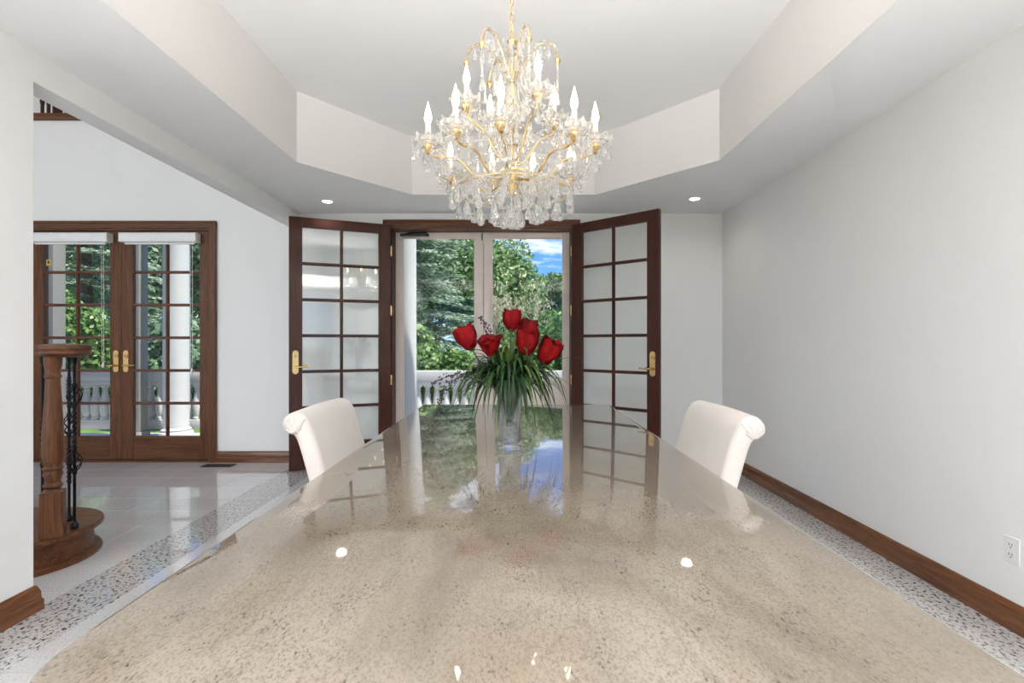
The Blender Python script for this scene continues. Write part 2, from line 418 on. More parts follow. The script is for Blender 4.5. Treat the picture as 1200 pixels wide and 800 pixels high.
# floor: grout bed and stone tiles
floor = tag(MB().box(-8.2, 2.33, YF - .2, YB2, -0.12, -0.003).obj('floor', M_grout), 'polished light grey granite tile floor with dark speckled borders', 'floor', kind='structure')
P = 0.305
def tile_mesh(nm, m):
    return MB().box(0.0006, P - 0.0006, 0.0006, P - 0.0006, -0.012, 0.0, 0.0012).mesh(nm, m)
tl_me, bd_me = tile_mesh('tile', M_tile), tile_mesh('band_tile', M_band)
rest_l, rest_b = MB(), MB()
X0 = -2.20
ys = [YB - P * (k + 1) for k in range(27)]
for i in range(-19, 13):
    x = X0 + i * P
    if x + P > XR + 0.01: continue
    for y in ys:
        band = i == 0
        vis = (1.9 <= y) and ((-10 <= i <= 3) or (11 <= i))
        if band and 1.6 < y: vis = True
        if vis: link('tile', bd_me if band else tl_me, floor, (x, y, 0))
        else: (rest_b if band else rest_l).box(x + .0006, x + P - .0006, y + .0006, y + P - .0006, -.012, 0)
xw = 1.825
for y in ys:
    if y > 1.2: link('tile', bd_me, floor, (xw, y, 0))
    else: rest_b.box(xw, xw + P, y + .0006, y + P - .0006, -.012, 0)
xg = X0 + 13 * P
for y in ys: rest_l.box(xg + .0006, xw - .0006, y + .0006, y + P - .0006, -.012, 0)
rest_l.obj('tile_field', M_tile, floor, kind='stuff'); rest_b.obj('tile_border', M_band, floor, kind='stuff')

# baseboards (stepped profile)
BP = [(0, 0), (0.026, 0), (0.026, 0.045), (0.020, 0.055), (0.018, 0.088), (0.012, 0.104), (0.008, 0.114), (0, 0.116)]
def base(name, label, x0, y0, x1, y1, nx, ny, m, mitre=0.0):
    mb = MB(); n = len(BP); vs = []; L_ = math.hypot(x1 - x0, y1 - y0); ux, uy = (x1 - x0) / L_, (y1 - y0) / L_
    for (x, y, q) in ((x0, y0, 0), (x1, y1, mitre)):
        for d, z in BP: vs.append((x + nx * d + ux * q * d, y + ny * d + uy * q * d, z))
    mb.add(vs, [(i, (i + 1) % n, n + (i + 1) % n, n + i) for i in range(n)] + [tuple(range(n)), tuple(range(n, 2 * n))])
    return tag(mb.obj(name, MATS[m], None, 25), label, 'baseboard', kind='structure')
base('baseboard_right', 'stained oak baseboard along the long bare wall', XR, YF, XR, YB, -1, 0, 'base_oak_y')
base('baseboard_back', 'stained oak baseboard between the two door sets', -3.075, YB, -1.345, YB, 0, -1, 'base_oak_x')
base('baseboard_corner', 'stained oak baseboard beside the right open french door', 0.665, YB, XR - .026, YB, 0, -1, 'base_oak_x')
base('baseboard_left', 'stained oak baseboard on the white wall end', XL, YF, XL, 2.33, 1, 0, 'base_oak_y', 1.0)
base('baseboard_end', 'short oak baseboard return on the wall end', XL2, 2.33, XL, 2.33, 0, 1, 'base_oak_x', 1.0)

# ------------------------------------------------------------------ door casings
def casing(name, label, x0, x1, ztop, w, d, mx, mz, jamb_y):
    o = thing(name, label, 'door frame', (x0, YB, 0), kind='structure')
    W = x1 - x0
    for a in (-w, W):
        mb = MB().box(a, a + w, -d, 0, 0, ztop + w, .004)
        mb.box(a + (0 if a < 0 else w - .022), a + (.022 if a < 0 else w), -d - .008, -d + .004, 0, ztop + w, .003)
        mb.obj('side_casing', MATS[mz], o, 30)
    MB().box(-w, W + w, -d - .001, -.001, ztop, ztop + w, .004).box(-w, W + w, -d - .009, -d + .004, ztop + w - .022, ztop + w + .001, .003).obj('head_casing', MATS[mx], o, 30)
    for a in (0, W - .02): MB().box(a, a + .02, .001, jamb_y, 0, ztop - .02, .001).obj('side_jamb', MATS[mz], o)
    MB().box(0, W, .001, jamb_y, ztop - .02, ztop - .0005, .001).obj('head_jamb', MATS[mx], o)
    MB().box(.02, W - .02, .001, jamb_y, 0.0, .018, .003).obj('threshold', MATS[mx], o)
    return o
casing('trim_1', 'dark stained casing around the opening behind the flowers', -1.275, 0.60, 2.41, .070, .022, 'oak_x', 'mahogany_z', .20)
casing('trim_2', 'stained oak casing around the foyer french doors', -4.98, -3.12, 2.395, .072, .024, 'oak_x', 'oak_z', .20)

# ------------------------------------------------------------------ french door leaves
def leaf(name, label, W, H, T, sh, sf, rt, rb, wood_, loc, rz, rows=6, cols=2, mt=.030, zb=0.0, pane_m=M_pane):
    o = thing(name, label, 'door', loc, rz, kind='structure')
    mx, mz = MATS[wood_ + '_x'], MATS[wood_ + '_z']
    MB().box(0, sh, -T / 2, T / 2, zb, H, .003).obj('stile', mz, o, 30)
    MB().box(W - sf, W, -T / 2, T / 2, zb, H, .003).obj('stile', mz, o, 30)
    e = .0005
    MB().box(sh + e, W - sf - e, -T / 2 + .001, T / 2 - .001, H - rt, H - .0005, .002).obj('rail', mx, o, 30)
    MB().box(sh + e, W - sf - e, -T / 2 + .001, T / 2 - .001, zb + .0005, rb, .002).obj('rail', mx, o, 30)
    gx0, gx1, gz0, gz1 = sh, W - sf, rb, H - rt
    pz = (gz1 - gz0) / rows; px = (gx1 - gx0) / cols; tm = T * .82
    for c in range(1, cols):
        x = gx0 + c * px
        MB().prism([(x - mt / 2, -.006), (x - mt * .28, -tm / 2), (x + mt * .28, -tm / 2), (x + mt / 2, -.006), (x + mt / 2, .006), (x + mt * .28, tm / 2), (x - mt * .28, tm / 2), (x - mt / 2, .006)], 2, gz0, gz1).obj('muntin', mz, o)
    for r in range(1, rows):
        z = gz0 + r * pz
        MB().prism([(-.006, z - mt / 2), (-tm / 2 - .0006, z - mt * .28), (-tm / 2 - .0006, z + mt * .28), (-.006, z + mt / 2), (.006, z + mt / 2), (tm / 2 + .0006, z + mt * .28), (tm / 2 + .0006, z - mt * .28), (.006, z - mt / 2)], 0, gx0, gx1).obj('muntin', mx, o)
    # sticking (bevelled inner lip) and panes
    for r in range(rows):
        for c in range(cols):
            x0 = gx0 + c * px + (mt / 2 if c else 0); x1 = gx0 + (c + 1) * px - (mt / 2 if c < cols - 1 else 0)
            z0 = gz0 + r * pz + (mt / 2 if r else 0); z1 = gz0 + (r + 1) * pz - (mt / 2 if r < rows - 1 else 0)
            MB().box(x0, x1, -.002, .002, z0, z1).obj('pane', pane_m, o)
    return o
def handle(o, x, z, side, T, lever_dir, keyed=True, m=None):
    """escutcheon plate on face side (-1/+1) with a lever pointing along lever_dir in x"""
    m = m or M_brass
    y0 = side * T / 2
    mb = MB(); k = 20; hw, hh = .027, .085
    poly = [(x + hw * math.cos(a), z + hh + hw * math.sin(a)) for a in [PI * i / k for i in range(k + 1)]] + [(x + hw * math.cos(a), z - hh + hw * math.sin(a)) for a in [PI + PI * i / k for i in range(k + 1)]]
    mb.prism(poly, 1, y0, y0 + side * .009)
    pl = mb.obj('handle_plate', m, o, 30)
    lv = MB().tube([(x, y0 + side * .008, z - .045), (x, y0 + side * .05, z - .045)], .010, 12)
    lv.tube([(x, y0 + side * .05, z - .045), (x + lever_dir * .03, y0 + side * .055, z - .044), (x + lever_dir * .075, y0 + side * .053, z - .043), (x + lever_dir * .115, y0 + side * .05, z - .040)], [.010, .0085, .0075, .007], 10)
    lv.obj('lever', m, pl, 40)
    if keyed:
        q = MB().tube([(x, y0 + side * .008, z + .055), (x, y0 + side * .017, z + .055)], .020, 20); q.obj('lock_cylinder', m, pl, 40)
        MB().box(x - .003, x + .003, min(y0 + side * .0165, y0 + side * .0185), max(y0 + side * .0165, y0 + side * .0185), z + .045, z + .065).obj('keyhole', M_slot, pl)
def hinges(o, x, y, zs, m):
    for z in zs: MB().tube([(x, y, z - .05), (x, y, z + .05)], .008, 10).obj('hinge', m, o, 40)

LW = .945
d1 = leaf('door_1', 'dark mahogany french door standing open left of the flowers', LW, 2.42, .045, .118, .118, .095, .26, 'mahogany', (-1.262, 5.205, 0), PI + R(22.5), zb=.012)
handle(d1, LW - .058, 1.04, 1, .045, -1); handle(d1, LW - .058, 1.04, -1, .045, -1)
hinges(d1, -.004, .026, (.3, .85, 1.55, 2.15), M_brass)
d2 = leaf('door_2', 'dark mahogany french door standing open right of the flowers', LW, 2.42, .045, .118, .118, .095, .26, 'mahogany', (.592, 5.20, 0), -R(41.5), zb=.012)
handle(d2, LW - .058, 1.035, -1, .045, -1); handle(d2, LW - .058, 1.035, 1, .045, -1)
hinges(d2, -.004, -.026, (.3, .85, 1.55, 2.15), M_brass)
FW = .905
d3 = leaf('door_3', 'closed oak french door partly behind the stair newel', FW, 2.375, .045, .10, .118, .085, .262, 'oak', (-4.955, YB + .045, 0), 0, zb=.022, pane_m=M_clear)
handle(d3, FW - .05, 1.035, -1, .045, -1)
d4 = leaf('door_4', 'closed oak french door with visible hinges beside the blank foyer wall', FW, 2.375, .045, .10, .118, .085, .262, 'oak', (-3.143, YB + .045, 0), PI, zb=.022, pane_m=M_clear)
handle(d4, FW - .05, 1.035, 1, .045, -1)
hinges(d4, .0, .030, (.45, .95, 1.55, 2.2), M_darkmetal)
MB().box(-4.052, -4.046, YB + .02, YB + .024, .022, 2.375).obj('astragal', MATS['oak_z'], None)
bpy.data.objects['astragal'].parent = d4; bpy.data.objects['astragal'].matrix_parent_inverse = (Matrix.Translation((-3.143, YB + .045, 0)) @ Matrix.Rotation(PI, 4, 'Z')).inverted()
# little yellow security sticker with a dark star, on the upper left pane
st = MB().box(.115, .165, -.0045, -.0025, 2.02, 2.085).obj('sticker', M_yellow, d3)
sp = []
for i in range(16):
    a = 2 * PI * i / 16; rr = .018 if i % 2 == 0 else .009
    sp.append((.14 + rr * math.cos(a), 2.055 + rr * math.sin(a)))
MB().prism(sp, 1, -.0056, -.0046).obj('star_emblem', M_slot, st)

# roller shades on the foyer doors
def shade(x0, x1, label, wand):
    o = thing('roller_shade', label, 'blind', (x0, YB - .0, 2.25), group='shades on the foyer french doors')
    W = x1 - x0
    poly = [(-.062, .0), (-.068, .015), (-.068, .075), (-.055, .092), (.02, .092), (.02, .0)]
    MB().prism(poly, 0, .0, W).obj('cassette', M_white, o, 30)
    MB().box(.03, W - .03, -.035, -.012, -.022, -.001, .004).obj('bottom_bar', M_shade, o, 30)
    for a in (-.006, W): MB().box(a, a + .006, -.07, .02, -.004, .094, .002).obj('end_cap', M_plastic, o)
    mb = MB(); L = wand
    for dx in (-.010, .010):
        mb.tube([(W - .045 + dx, -.055, .0), (W - .045 + dx * 1.1, -.053, -L * .5), (W - .045 + dx * .8, -.05, -L)], .0022, 6)
    mb.obj('pull_cord', M_plastic, o)
    MB().lathe([(.003, 0), (.010, -.02), (.012, -.045), (.004, -.06)], 10, (W - .045, -.05, -L)).obj('cord_tassel', M_plastic, o, 40)
    return o
shade(-4.925, -4.135, 'slim white roller shade above the stair newel', 1.22)
shade(-4.005, -3.235, 'slim white roller shade on the hinged foyer door', 1.28)

# ------------------------------------------------------------------ storm doors beyond the opening
def storm(name, label, x0, x1, sl, sr, ztop=2.385, kick=.22):
    o = thing(name, label, 'door', (x0, 5.405, 0), kind='structure'); W = x1 - x0; T = .035
    MB().box(0, sl, -T / 2, T / 2, .02, ztop, .003).box(sl * .62, sl * .7, -T / 2 - .003, 0, .02, ztop, .001).obj('stile', M_storm, o, 30)
    MB().box(W - sr, W, -T / 2, T / 2, .02, ztop, .003).box(W - sr * .7, W - sr * .62, -T / 2 - .003, 0, .02, ztop, .001).obj('stile', M_storm, o, 30)
    MB().box(sl + .0005, W - sr - .0005, -T / 2 + .001, T / 2 - .001, ztop - .065, ztop - .0005, .003).obj('rail', M_storm, o, 30)
    MB().box(sl + .0005, W - sr - .0005, -T / 2 + .001, T / 2 - .001, .0205, .22, .003).obj('rail', M_storm, o, 30)
    MB().box(sl, W - sr, -.002, .002, kick, ztop - .065).obj('pane', M_clear, o)
    if kick > .3: MB().box(sl + .0005, W - sr - .0005, -T / 2 + .004, T / 2 - .004, .221, kick, .003).box(sl + .04, W - sr - .04, -T / 2 - .001, T / 2 - .004, .27, kick - .05, .004).obj('kick_panel', M_storm, o, 30)
    for z in [.35 + .3 * k for k in range(7)]:
        for x in (sl * .35, W - sr * .35):
            MB().tube([(x, -T / 2 + .001, z), (x, -T / 2 - .003, z)], .006, 8).obj('screw_cap', M_storm, o)
    return o
s1 = storm('door_5', 'taupe storm door in front of the white porch column and spruce', -1.252, -.328, .085, .098)
s2 = storm('door_6', 'taupe storm door with the blue sky and hedge behind it', -.322, .578, .092, .075, kick=.84)
cl_ = MB().box(.06, .36, -.085, -.055, 2.335, 2.36, .004).obj('door_closer', M_black, s1, 30)
MB().tube([(.07, -.07, 2.345), (.16, -.06, 2.372), (.34, -.05, 2.376)], .007, 8).obj('closer_arm', M_black, cl_)
MB().box(.905, .915, -.03, -.018, 2.30, 2.37, .002).obj('flush_bolt', M_slot, s1)

# ------------------------------------------------------------------ upper foyer opening with balusters
o = thing('upper_railing', 'dark wooden balusters on an oak ledge high in the foyer wall', 'railing', (-6, YB, 3.5))
MB().box(-2, 1.75, -.03, .18, 0, .07, .006).obj('ledge', MATS['oak_x'], o, 30)
for x in (-4.925, -4.86, -4.80, -4.765, -4.735):
    MB().lathe([(.016, .07), (.016, .2), (.022, .24), (.014, .3), (.02, .6), (.014, .9), (.016, 1.0)], 10, (x + 6, .09, 0)).obj('baluster', MATS['mahogany_z'], o, 40)
MB().box(-2, 1.75, .05, .13, 1.0, 1.06, .01).obj('rail', MATS['oak_x'], o, 30)
mb = MB().box(-8.2, -4.05, 5.78, 5.83, 3.4, 4.3).box(-4.05, -4.0, YB2, 5.83, 3.4, 4.3).box(-8.2, -8.1, YB2, 5.78, 3.4, 4.3).box(-8.2, -4.0, YB2, 5.83, 4.3, 4.35).box(-8.1, -4.05, YB2, 5.78, 3.4, 3.45)
tag(mb.obj('wall_landing', M_wall), 'pale walls of the upstairs landing behind the dark balusters', 'wall', kind='structure')
light('landing_fill', 'POINT', (-7.6, 5.6, 4.1), 5, shadow_soft_size=.15, color=(1, .95, .9))  # added light to brighten the landing niche, no fixture there

# ------------------------------------------------------------------ staircase foot
S = thing('staircase', 'turned oak newel on a rounded bottom step with black iron balusters', 'staircase', (-2.785, 2.885, 0))
def bull(r, z0, z1, lip=0.0):
    poly = [(r * math.cos(a), r * math.sin(a)) for a in np.linspace(-PI / 2, PI / 2, 40)] + [(-1.6, r), (-1.6, -r)]
    return MB().prism(poly, 2, z0, z1)
bull(.322, 0, .150).obj('riser', MATS['oak_x'], S, 30)
mb = MB()
for r, z0, z1 in ((.362, .150, .155), (.370, .155, .172), (.364, .172, .180)): mb.v and None; mb2 = bull(r, z0, z1); mb.add(mb2.v, mb2.f)
mb.obj('tread', MATS['base_oak_x'], S, 30)
mb = MB()
for r, z0, z1 in ((.362, 0, .018), (.350, .018, .028)): mb2 = bull(r, z0, z1); mb.add(mb2.v, mb2.f)
mb.obj('shoe_moulding', MATS['base_oak_x'], S, 30)
# the next step up
MB().box(-1.6, -.80, -.33, .75, .18, .36, .004).obj('riser', MATS['oak_x'], S, 30)
nx, ny = .297, -.125
np_ = MB()
M = Matrix.Translation((nx, ny, 0)) @ Matrix.Rotation(R(32), 4, 'Z')
np_.box(-.049, .049, -.049, .049, .18, .425, .004).xf(M)
post = np_.obj('newel_post', MATS['oak_z'], S, 30)
prof = [(.050, .425), (.046, .433), (.040, .438), (.046, .445), (.052, .455), (.046, .466), (.038, .474), (.042, .490), (.052, .515), (.046, .535), (.050, .540), (.056, .548), (.050, .556), (.047, .562), (.058, .59), (.060, .63),
        (.055, .75), (.047, .87), (.040, .98), (.037, 1.03), (.044, 1.035), (.046, 1.045), (.038, 1.055), (.038, 1.075), (.046, 1.10), (.048, 1.145)]
MB().lathe([(r_ * .83, z) for r_, z in prof], 28, (nx, ny, 0)).obj('turned_shaft', MATS['oak_z'], post, 35)
prof = [(.060, 1.143), (.095, 1.150), (.112, 1.165), (.108, 1.178), (.116, 1.192), (.112, 1.208), (.085, 1.216), (.02, 1.218)]
hr = MB().lathe(prof, 36, (nx + .035, ny + .04, 0))
cs = [(-.034, 1.15), (-.034, 1.165), (-.028, 1.175), (-.034, 1.192), (-.022, 1.212), (.022, 1.212), (.034, 1.192), (.028, 1.175), (.034, 1.165), (.034, 1.15)]
path = [(nx - .04, ny + .02), (nx - .14, ny + .03), (nx - .30, ny + .05), (nx - .6, ny + .06)]
vs, fs = [], []
for i, (px_, py_) in enumerate(path):
    for q, z in cs: vs.append((px_, py_ + q, z))
k = len(cs)
for i in range(len(path) - 1): fs += [(i * k + j, i * k + (j + 1) % k, (i + 1) * k + (j + 1) % k, (i + 1) * k + j) for j in range(k)]
hr.add(vs, fs); hr.obj('handrail', MATS['oak_x'], S, 35)
def iron(x, y, baskets, twist):
    b = MB().tube([(x, y, .18), (x, y, 1.15)], .0075, 8)
    b.lathe([(.017, .18), (.019, .186), (.019, .20), (.013, .212), (.0075, .218)], 16, (x, y, 0)).lathe([(.0075, 1.10), (.013, 1.12), (.016, 1.15)], 12, (x, y, 0))
    for z0, z1 in twist:  # twisted square length
        n = 40; vs = []
        for i in range(n + 1):
            z = z0 + (z1 - z0) * i / n; a0 = i * .33
            vs += [(x + .0115 * math.cos(a0 + q * PI / 2), y + .0115 * math.sin(a0 + q * PI / 2), z) for q in range(4)]
        b.add(vs, [(i * 4 + q, i * 4 + (q + 1) % 4, (i + 1) * 4 + (q + 1) % 4, (i + 1) * 4 + q) for i in range(n) for q in range(4)])
    o = b.obj('baluster', M_black, S, 35)
    for zc in baskets:
        m_ = MB()
        for q in range(5):
            m_.tube([(x + (.004 + .030 * math.sin(PI * i / 12)) * math.cos(q * 2 * PI / 5 + i * .26), y + (.004 + .030 * math.sin(PI * i / 12)) * math.sin(q * 2 * PI / 5 + i * .26), zc - .06 + .12 * i / 12) for i in range(13)], .0036, 6)
        for zz_ in (-.062, .062): m_.ball((x, y, zc + zz_), .013, 10, 6)
        m_.obj('basket', M_black, o, 40)
bx, by = -2.785, 2.885
iron(-2.475 - bx, 2.88 - by, (.925, .555), ((.62, .86),))
iron(-2.61 - bx, 3.00 - by, (.74,), ((.40, .62), (.84, 1.02)))
iron(-2.655 - bx, 2.88 - by, (), ((.52, .80),))
iron(-2.86 - bx, 2.90 - by, (.72,), ((.40, .62),))

# ------------------------------------------------------------------ floor register and outlet
o = thing('floor_register', 'dark bronze floor vent beside the foyer french doors', 'vent', (-2.95, 5.10, 0))
MB().box(-.15, .15, -.06, .06, .0002, .006, .002).obj('frame', M_darkmetal, o, 30)
for k in range(12): MB().box(-.135 + k * .0235, -.135 + k * .0235 + .010, -.045, .045, .005, .009, .001).obj('louver', M_slot, o)
o = thing('wall_outlet', 'white double power outlet low on the long bare wall', 'outlet', (XR, 2.19, .335), R(-90))
MB().box(-.036, .036, -.006, .0, -.058, .058, .003).obj('cover_plate', M_plastic, o, 30)
for z in (-.021, .021):
    rc = MB().box(-.017, .017, -.009, -.005, z - .0165, z + .0165, .003).obj('receptacle', M_plastic, o, 30)
    MB().box(-.008, -.0055, -.0095, -.0085, z - .002, z + .009).box(.0055, .008, -.0095, -.0085, z - .002, z + .009).tube([(0, -.0095, z - .009), (0, -.0085, z - .009)], .003, 8).obj('slot', M_slot, rc)
MB().tube([(0, -.0072, 0), (0, -.0055, 0)], .0035, 10).obj('screw', M_plastic, o)

# recessed lights
for i, (x, y, lab) in enumerate([(-1.76, 4.81, 'small round recessed light above the left open french door'), (1.66, 4.72, 'small round recessed light above the right open french door')]):
    o = thing('recessed_light', lab, 'ceiling light', (x, y, CEIL), group='recessed ceiling lights')
    MB().lathe([(.043, -.001), (.060, -.004), (.066, -.003), (.067, -.0005)], 32, cap=False).obj('trim_ring', M_white, o, 40)
    MB().lathe([(.0436, -.0008), (.0436, -.0024)], 32).obj('lens', M_can, o)
    light('can_light', 'SPOT', (x, y, CEIL - .02), 5, spot_size=R(150), spot_blend=1.0, shadow_soft_size=.05, color=(1.0, .94, .86))

# ------------------------------------------------------------------ granite table
T0 = thing('dining_table', 'long polished beige granite table with the vase on it', 'table', (0.012, 2.27, 0))
hw, y0, y1, rc = .703, -1.64, 1.59, .15
def rrect(hw, y0, y1, r, rf, rn=.06):
    pts = []
    for cx_, cy_, a0, rr in ((hw - rf, y1 - rf, 0, rf), (-hw + rf, y1 - rf, PI / 2, rf), (-hw + r, y0 + r, PI, r), (hw - rn, y0 + rn, 1.5 * PI, rn)):
        for i in range(9): a = a0 + PI / 2 * i / 8; pts.append((cx_ + rr * math.cos(a), cy_ + rr * math.sin(a)))
    return pts
prof = [(-.012, .720), (-.003, .724), (0, .733), (0, .747), (-.003, .7555), (-.010, .7595), (-.014, .76)]
mb = MB(); vs = []; n = 36
for ins, z in prof: vs += [(x, y, z) for x, y in rrect(hw + ins, y0 - ins, y1 + ins, rc + ins, .03)]
fs = [(i * n + k, i * n + (k + 1) % n, (i + 1) * n + (k + 1) % n, (i + 1) * n + k) for i in range(len(prof) - 1) for k in range(n)]
fs += [tuple(range(n))[::-1], tuple((len(prof) - 1) * n + k for k in range(n))]
mb.add(vs, fs).obj('tabletop', M_granite, T0, 35)
for y in (-.95, .72):
    MB().box(-.24, .24, y - .2, y + .2, 0, .06, .01).box(-.17, .17, y - .14, y + .14, .06, .66, .02).box(-.3, .3, y - .26, y + .26, .66, .7195, .01).obj('pedestal', M_granite, T0, 30)

# ------------------------------------------------------------------ upholstered chairs with scrolled backs
prof = [(0, .44), (.012, .50), (.030, .57), (.055, .66), (.085, .76), (.110, .85), (.126, .90), (.140, .934), (.160, .958), (.185, .968), (.210, .965), (.231, .949), (.242, .925), (.237, .902), (.220, .889), (.202, .886),
        (.190, .873), (.178, .84), (.158, .77), (.128, .66), (.098, .56), (.082, .48), (.076, .40), (.0, .40)]
def subdiv(p, it=2):
    for _ in range(it):
        q = []
        for i in range(len(p)):
            a, b = p[i], p[(i + 1) % len(p)]
            q += [(a[0] * .75 + b[0] * .25, a[1] * .75 + b[1] * .25), (a[0] * .25 + b[0] * .75, a[1] * .25 + b[1] * .75)]
        p = q
    return p
prof = subdiv(prof, 1)
def inset(p, d):
    out = []; n = len(p)
    for i in range(n):
        a, b = Vector(p[i - 1]), Vector(p[(i + 1) % n]); t_ = (b - a).normalized(); nrm = Vector((t_.y, -t_.x))  # inward for clockwise outline
        out.append((p[i][0] + nrm.x * d, p[i][1] + nrm.y * d))
    return out
CW = .53
def make_chair(label, loc, rz):
    o = thing('dining_chair', label, 'chair', loc, rz, group='cream scroll-back dining chairs')
    r = .022; secs = []
    for k in range(6): a = PI / 2 * k / 5; secs.append((-CW / 2 + r * (1 - math.sin(a)), r * (1 - math.cos(a))))
    secs = [(-CW / 2 + r * (1 - math.cos(PI / 2 * k / 5)), r * (1 - math.sin(PI / 2 * k / 5))) for k in range(6)]
    secs += [(-CW / 4, -.003), (0, -.005), (CW / 4, -.003)] + [(-y, d) for y, d in secs[::-1]]
    vs = []; n = len(prof)
    for y, d in secs: vs += [(x, y, z) for x, z in inset(prof, d)]
    fs = [(i * n + k, i * n + (k + 1) % n, (i + 1) * n + (k + 1) % n, (i + 1) * n + k) for i in range(len(secs) - 1) for k in range(n)]
    fs += [tuple(range(n)), tuple((len(secs) - 1) * n + k for k in range(n))[::-1]]
    MB().add(vs, fs).obj('backrest', M_fabric, o, 50)
    # fan-pleated scroll ends with piping seam
    for sy in (-1, 1):
        cx_, cz_ = .196, .893; vs = [(cx_, sy * (CW / 2 + .0035), cz_)]; K = 45
        ring = []
        for j in (1, 2, 3):
            for i in range(K):
                a = R(-28) + R(236) * i / (K - 1)
                d = Vector((math.cos(a), math.sin(a)))
                # distance from the pleat origin to the scroll circle
                cc = Vector((.192 - cx_, .926 - cz_)); rr = .040
                bq = d.dot(cc); disc = bq * bq - (cc.length_squared - rr * rr); L = bq + math.sqrt(max(disc, 0)); L = max(L, .004)
                f = j / 3
                yy = CW / 2 + (.004 + .0028 * math.cos(i * 2 * PI / 5.0)) * (1 if j < 3 else 0) - (0.012 if j == 3 else 0)
                vs.append((cx_ + d.x * L * f, sy * yy, cz_ + d.y * L * f))
        fs = [(0, 1 + i, 2 + i) for i in range(K - 1)] + [(1 + j * K + i, 1 + j * K + i + 1, 1 + (j + 1) * K + i + 1, 1 + (j + 1) * K + i) for j in range(2) for i in range(K - 1)]
        MB().add(vs, fs).obj('pleated_scroll_end', M_fabric, o, 60)
        MB().tube([(.150, sy * (CW / 2 - .001), .945), (.165, sy * (CW / 2 + .001), .925), (.182, sy * (CW / 2 + .001), .903), (.200, sy * (CW / 2 - .002), .889)], .0030, 6).obj('piping', M_fabric, o, 50)
    MB().box(-.47, .012, -CW / 2 + .012, CW / 2 - .012, .375, .485, .035).obj('seat_cushion', M_fabric, o, 50)
    MB().box(-.455, .072, -CW / 2 + .02, CW / 2 - .02, .29, .378, .01).obj('seat_skirt', M_fabric, o, 40)
    for x in (-.42, .045):
        for y in (-CW / 2 + .055, CW / 2 - .055):
            MB().lathe([(.015, 0), (.024, .292)], 4, (x, y, 0)).obj('leg', M_leg, o)
    return o
make_chair('cream upholstered scroll-back chair right of the vase', (.632, 2.03, 0), 0)
make_chair('cream upholstered scroll-back chair left of the vase', (-.612, 2.13, 0), PI)

# ------------------------------------------------------------------ vase and flowers
VX, VY, VZ = -.022, 2.24, .7602
V = thing('vase', 'clear cut crystal vase on the granite table', 'vase', (VX, VY, VZ))
po = [(.040, 0), (.054, .002), (.056, .008), (.052, .022), (.049, .05), (.048, .11), (.049, .17), (.053, .22), (.060, .265), (.069, .298), (.072, .310)]
pi_ = [(.069, .310), (.063, .285), (.054, .25), (.046, .21), (.041, .16), (.040, .10), (.041, .06), (.038, .030), (.02, .024), (.001, .023)]
md = lambda a, i: 1 + (.018 * math.cos(12 * a + (i % 2) * PI) if 2 < i < 9 else 0)
MB().lathe(po + pi_, 48, mod=md).obj('glass_body', M_vase, V, 40)
# clear stones that fill the foot of the vase
rng = random.Random(4)
for k in range(46):
    a = rng.random() * 2 * PI; rr = .032 * math.sqrt(rng.random()); z = .032 + k / 46 * .125
    mb = MB().ball((0, 0, 0), .0105, 6, 4); mb.obj('clear_stone', M_crystal, V, None, loc=(rr * math.cos(a), rr * math.sin(a), z), rot=(rng.random() * 3, rng.random() * 3, 0)) if k == 0 else None
    if k == 0: st_me = bpy.data.objects['clear_stone'].data
    else: link('clear_stone', st_me, V, (rr * math.cos(a), rr * math.sin(a), z), (rng.random() * 3, rng.random() * 3, 0))

def petal_mesh(h, wdt, open_, curl, seed):
    """cupped petal rising along z, bulging out along +x"""
    rg = random.Random(seed); vs = []; nu, nv = 7, 9
    for j in range(nv):
        tt = j / (nv - 1)
        rad = wdt * (.34 + .80 * math.sin(min(tt * 1.25, 1) * PI * .52)) * (1 - .24 * max(0, tt - .45) / .55) + open_ * tt * tt
        half = (.30 + 1.0 * math.sin(PI * min(.5, tt * .75))) * (1 if tt < .78 else math.sqrt(max(0.03, 1 - ((tt - .78) / .225) ** 2)))
        for i in range(nu):
            s_ = (i / (nu - 1) - .5) * 2
            a = s_ * half * .95
            z = h * tt * (1 - .05 * s_ * s_) + .003 * math.sin(5 * s_ + seed)
            rr = rad + curl * max(0, tt - .72) / .28 + (.004 * abs(s_) ** 3)
            if tt < .05: rr *= .35
            vs.append((rr * math.cos(a), rr * math.sin(a), z))
    fs = [(j * nu + i, j * nu + i + 1, (j + 1) * nu + i + 1, (j + 1) * nu + i) for j in range(nv - 1) for i in range(nu - 1)]
    mb = MB().add(vs, fs); return mb.mesh('petal', M_petal, 80)
PM = [petal_mesh(.098, .036, .004, .004, 1), petal_mesh(.094, .029, -.002, .000, 2), petal_mesh(.086, .021, -.004, -.002, 3), petal_mesh(.100, .036, .024, .014, 4)]
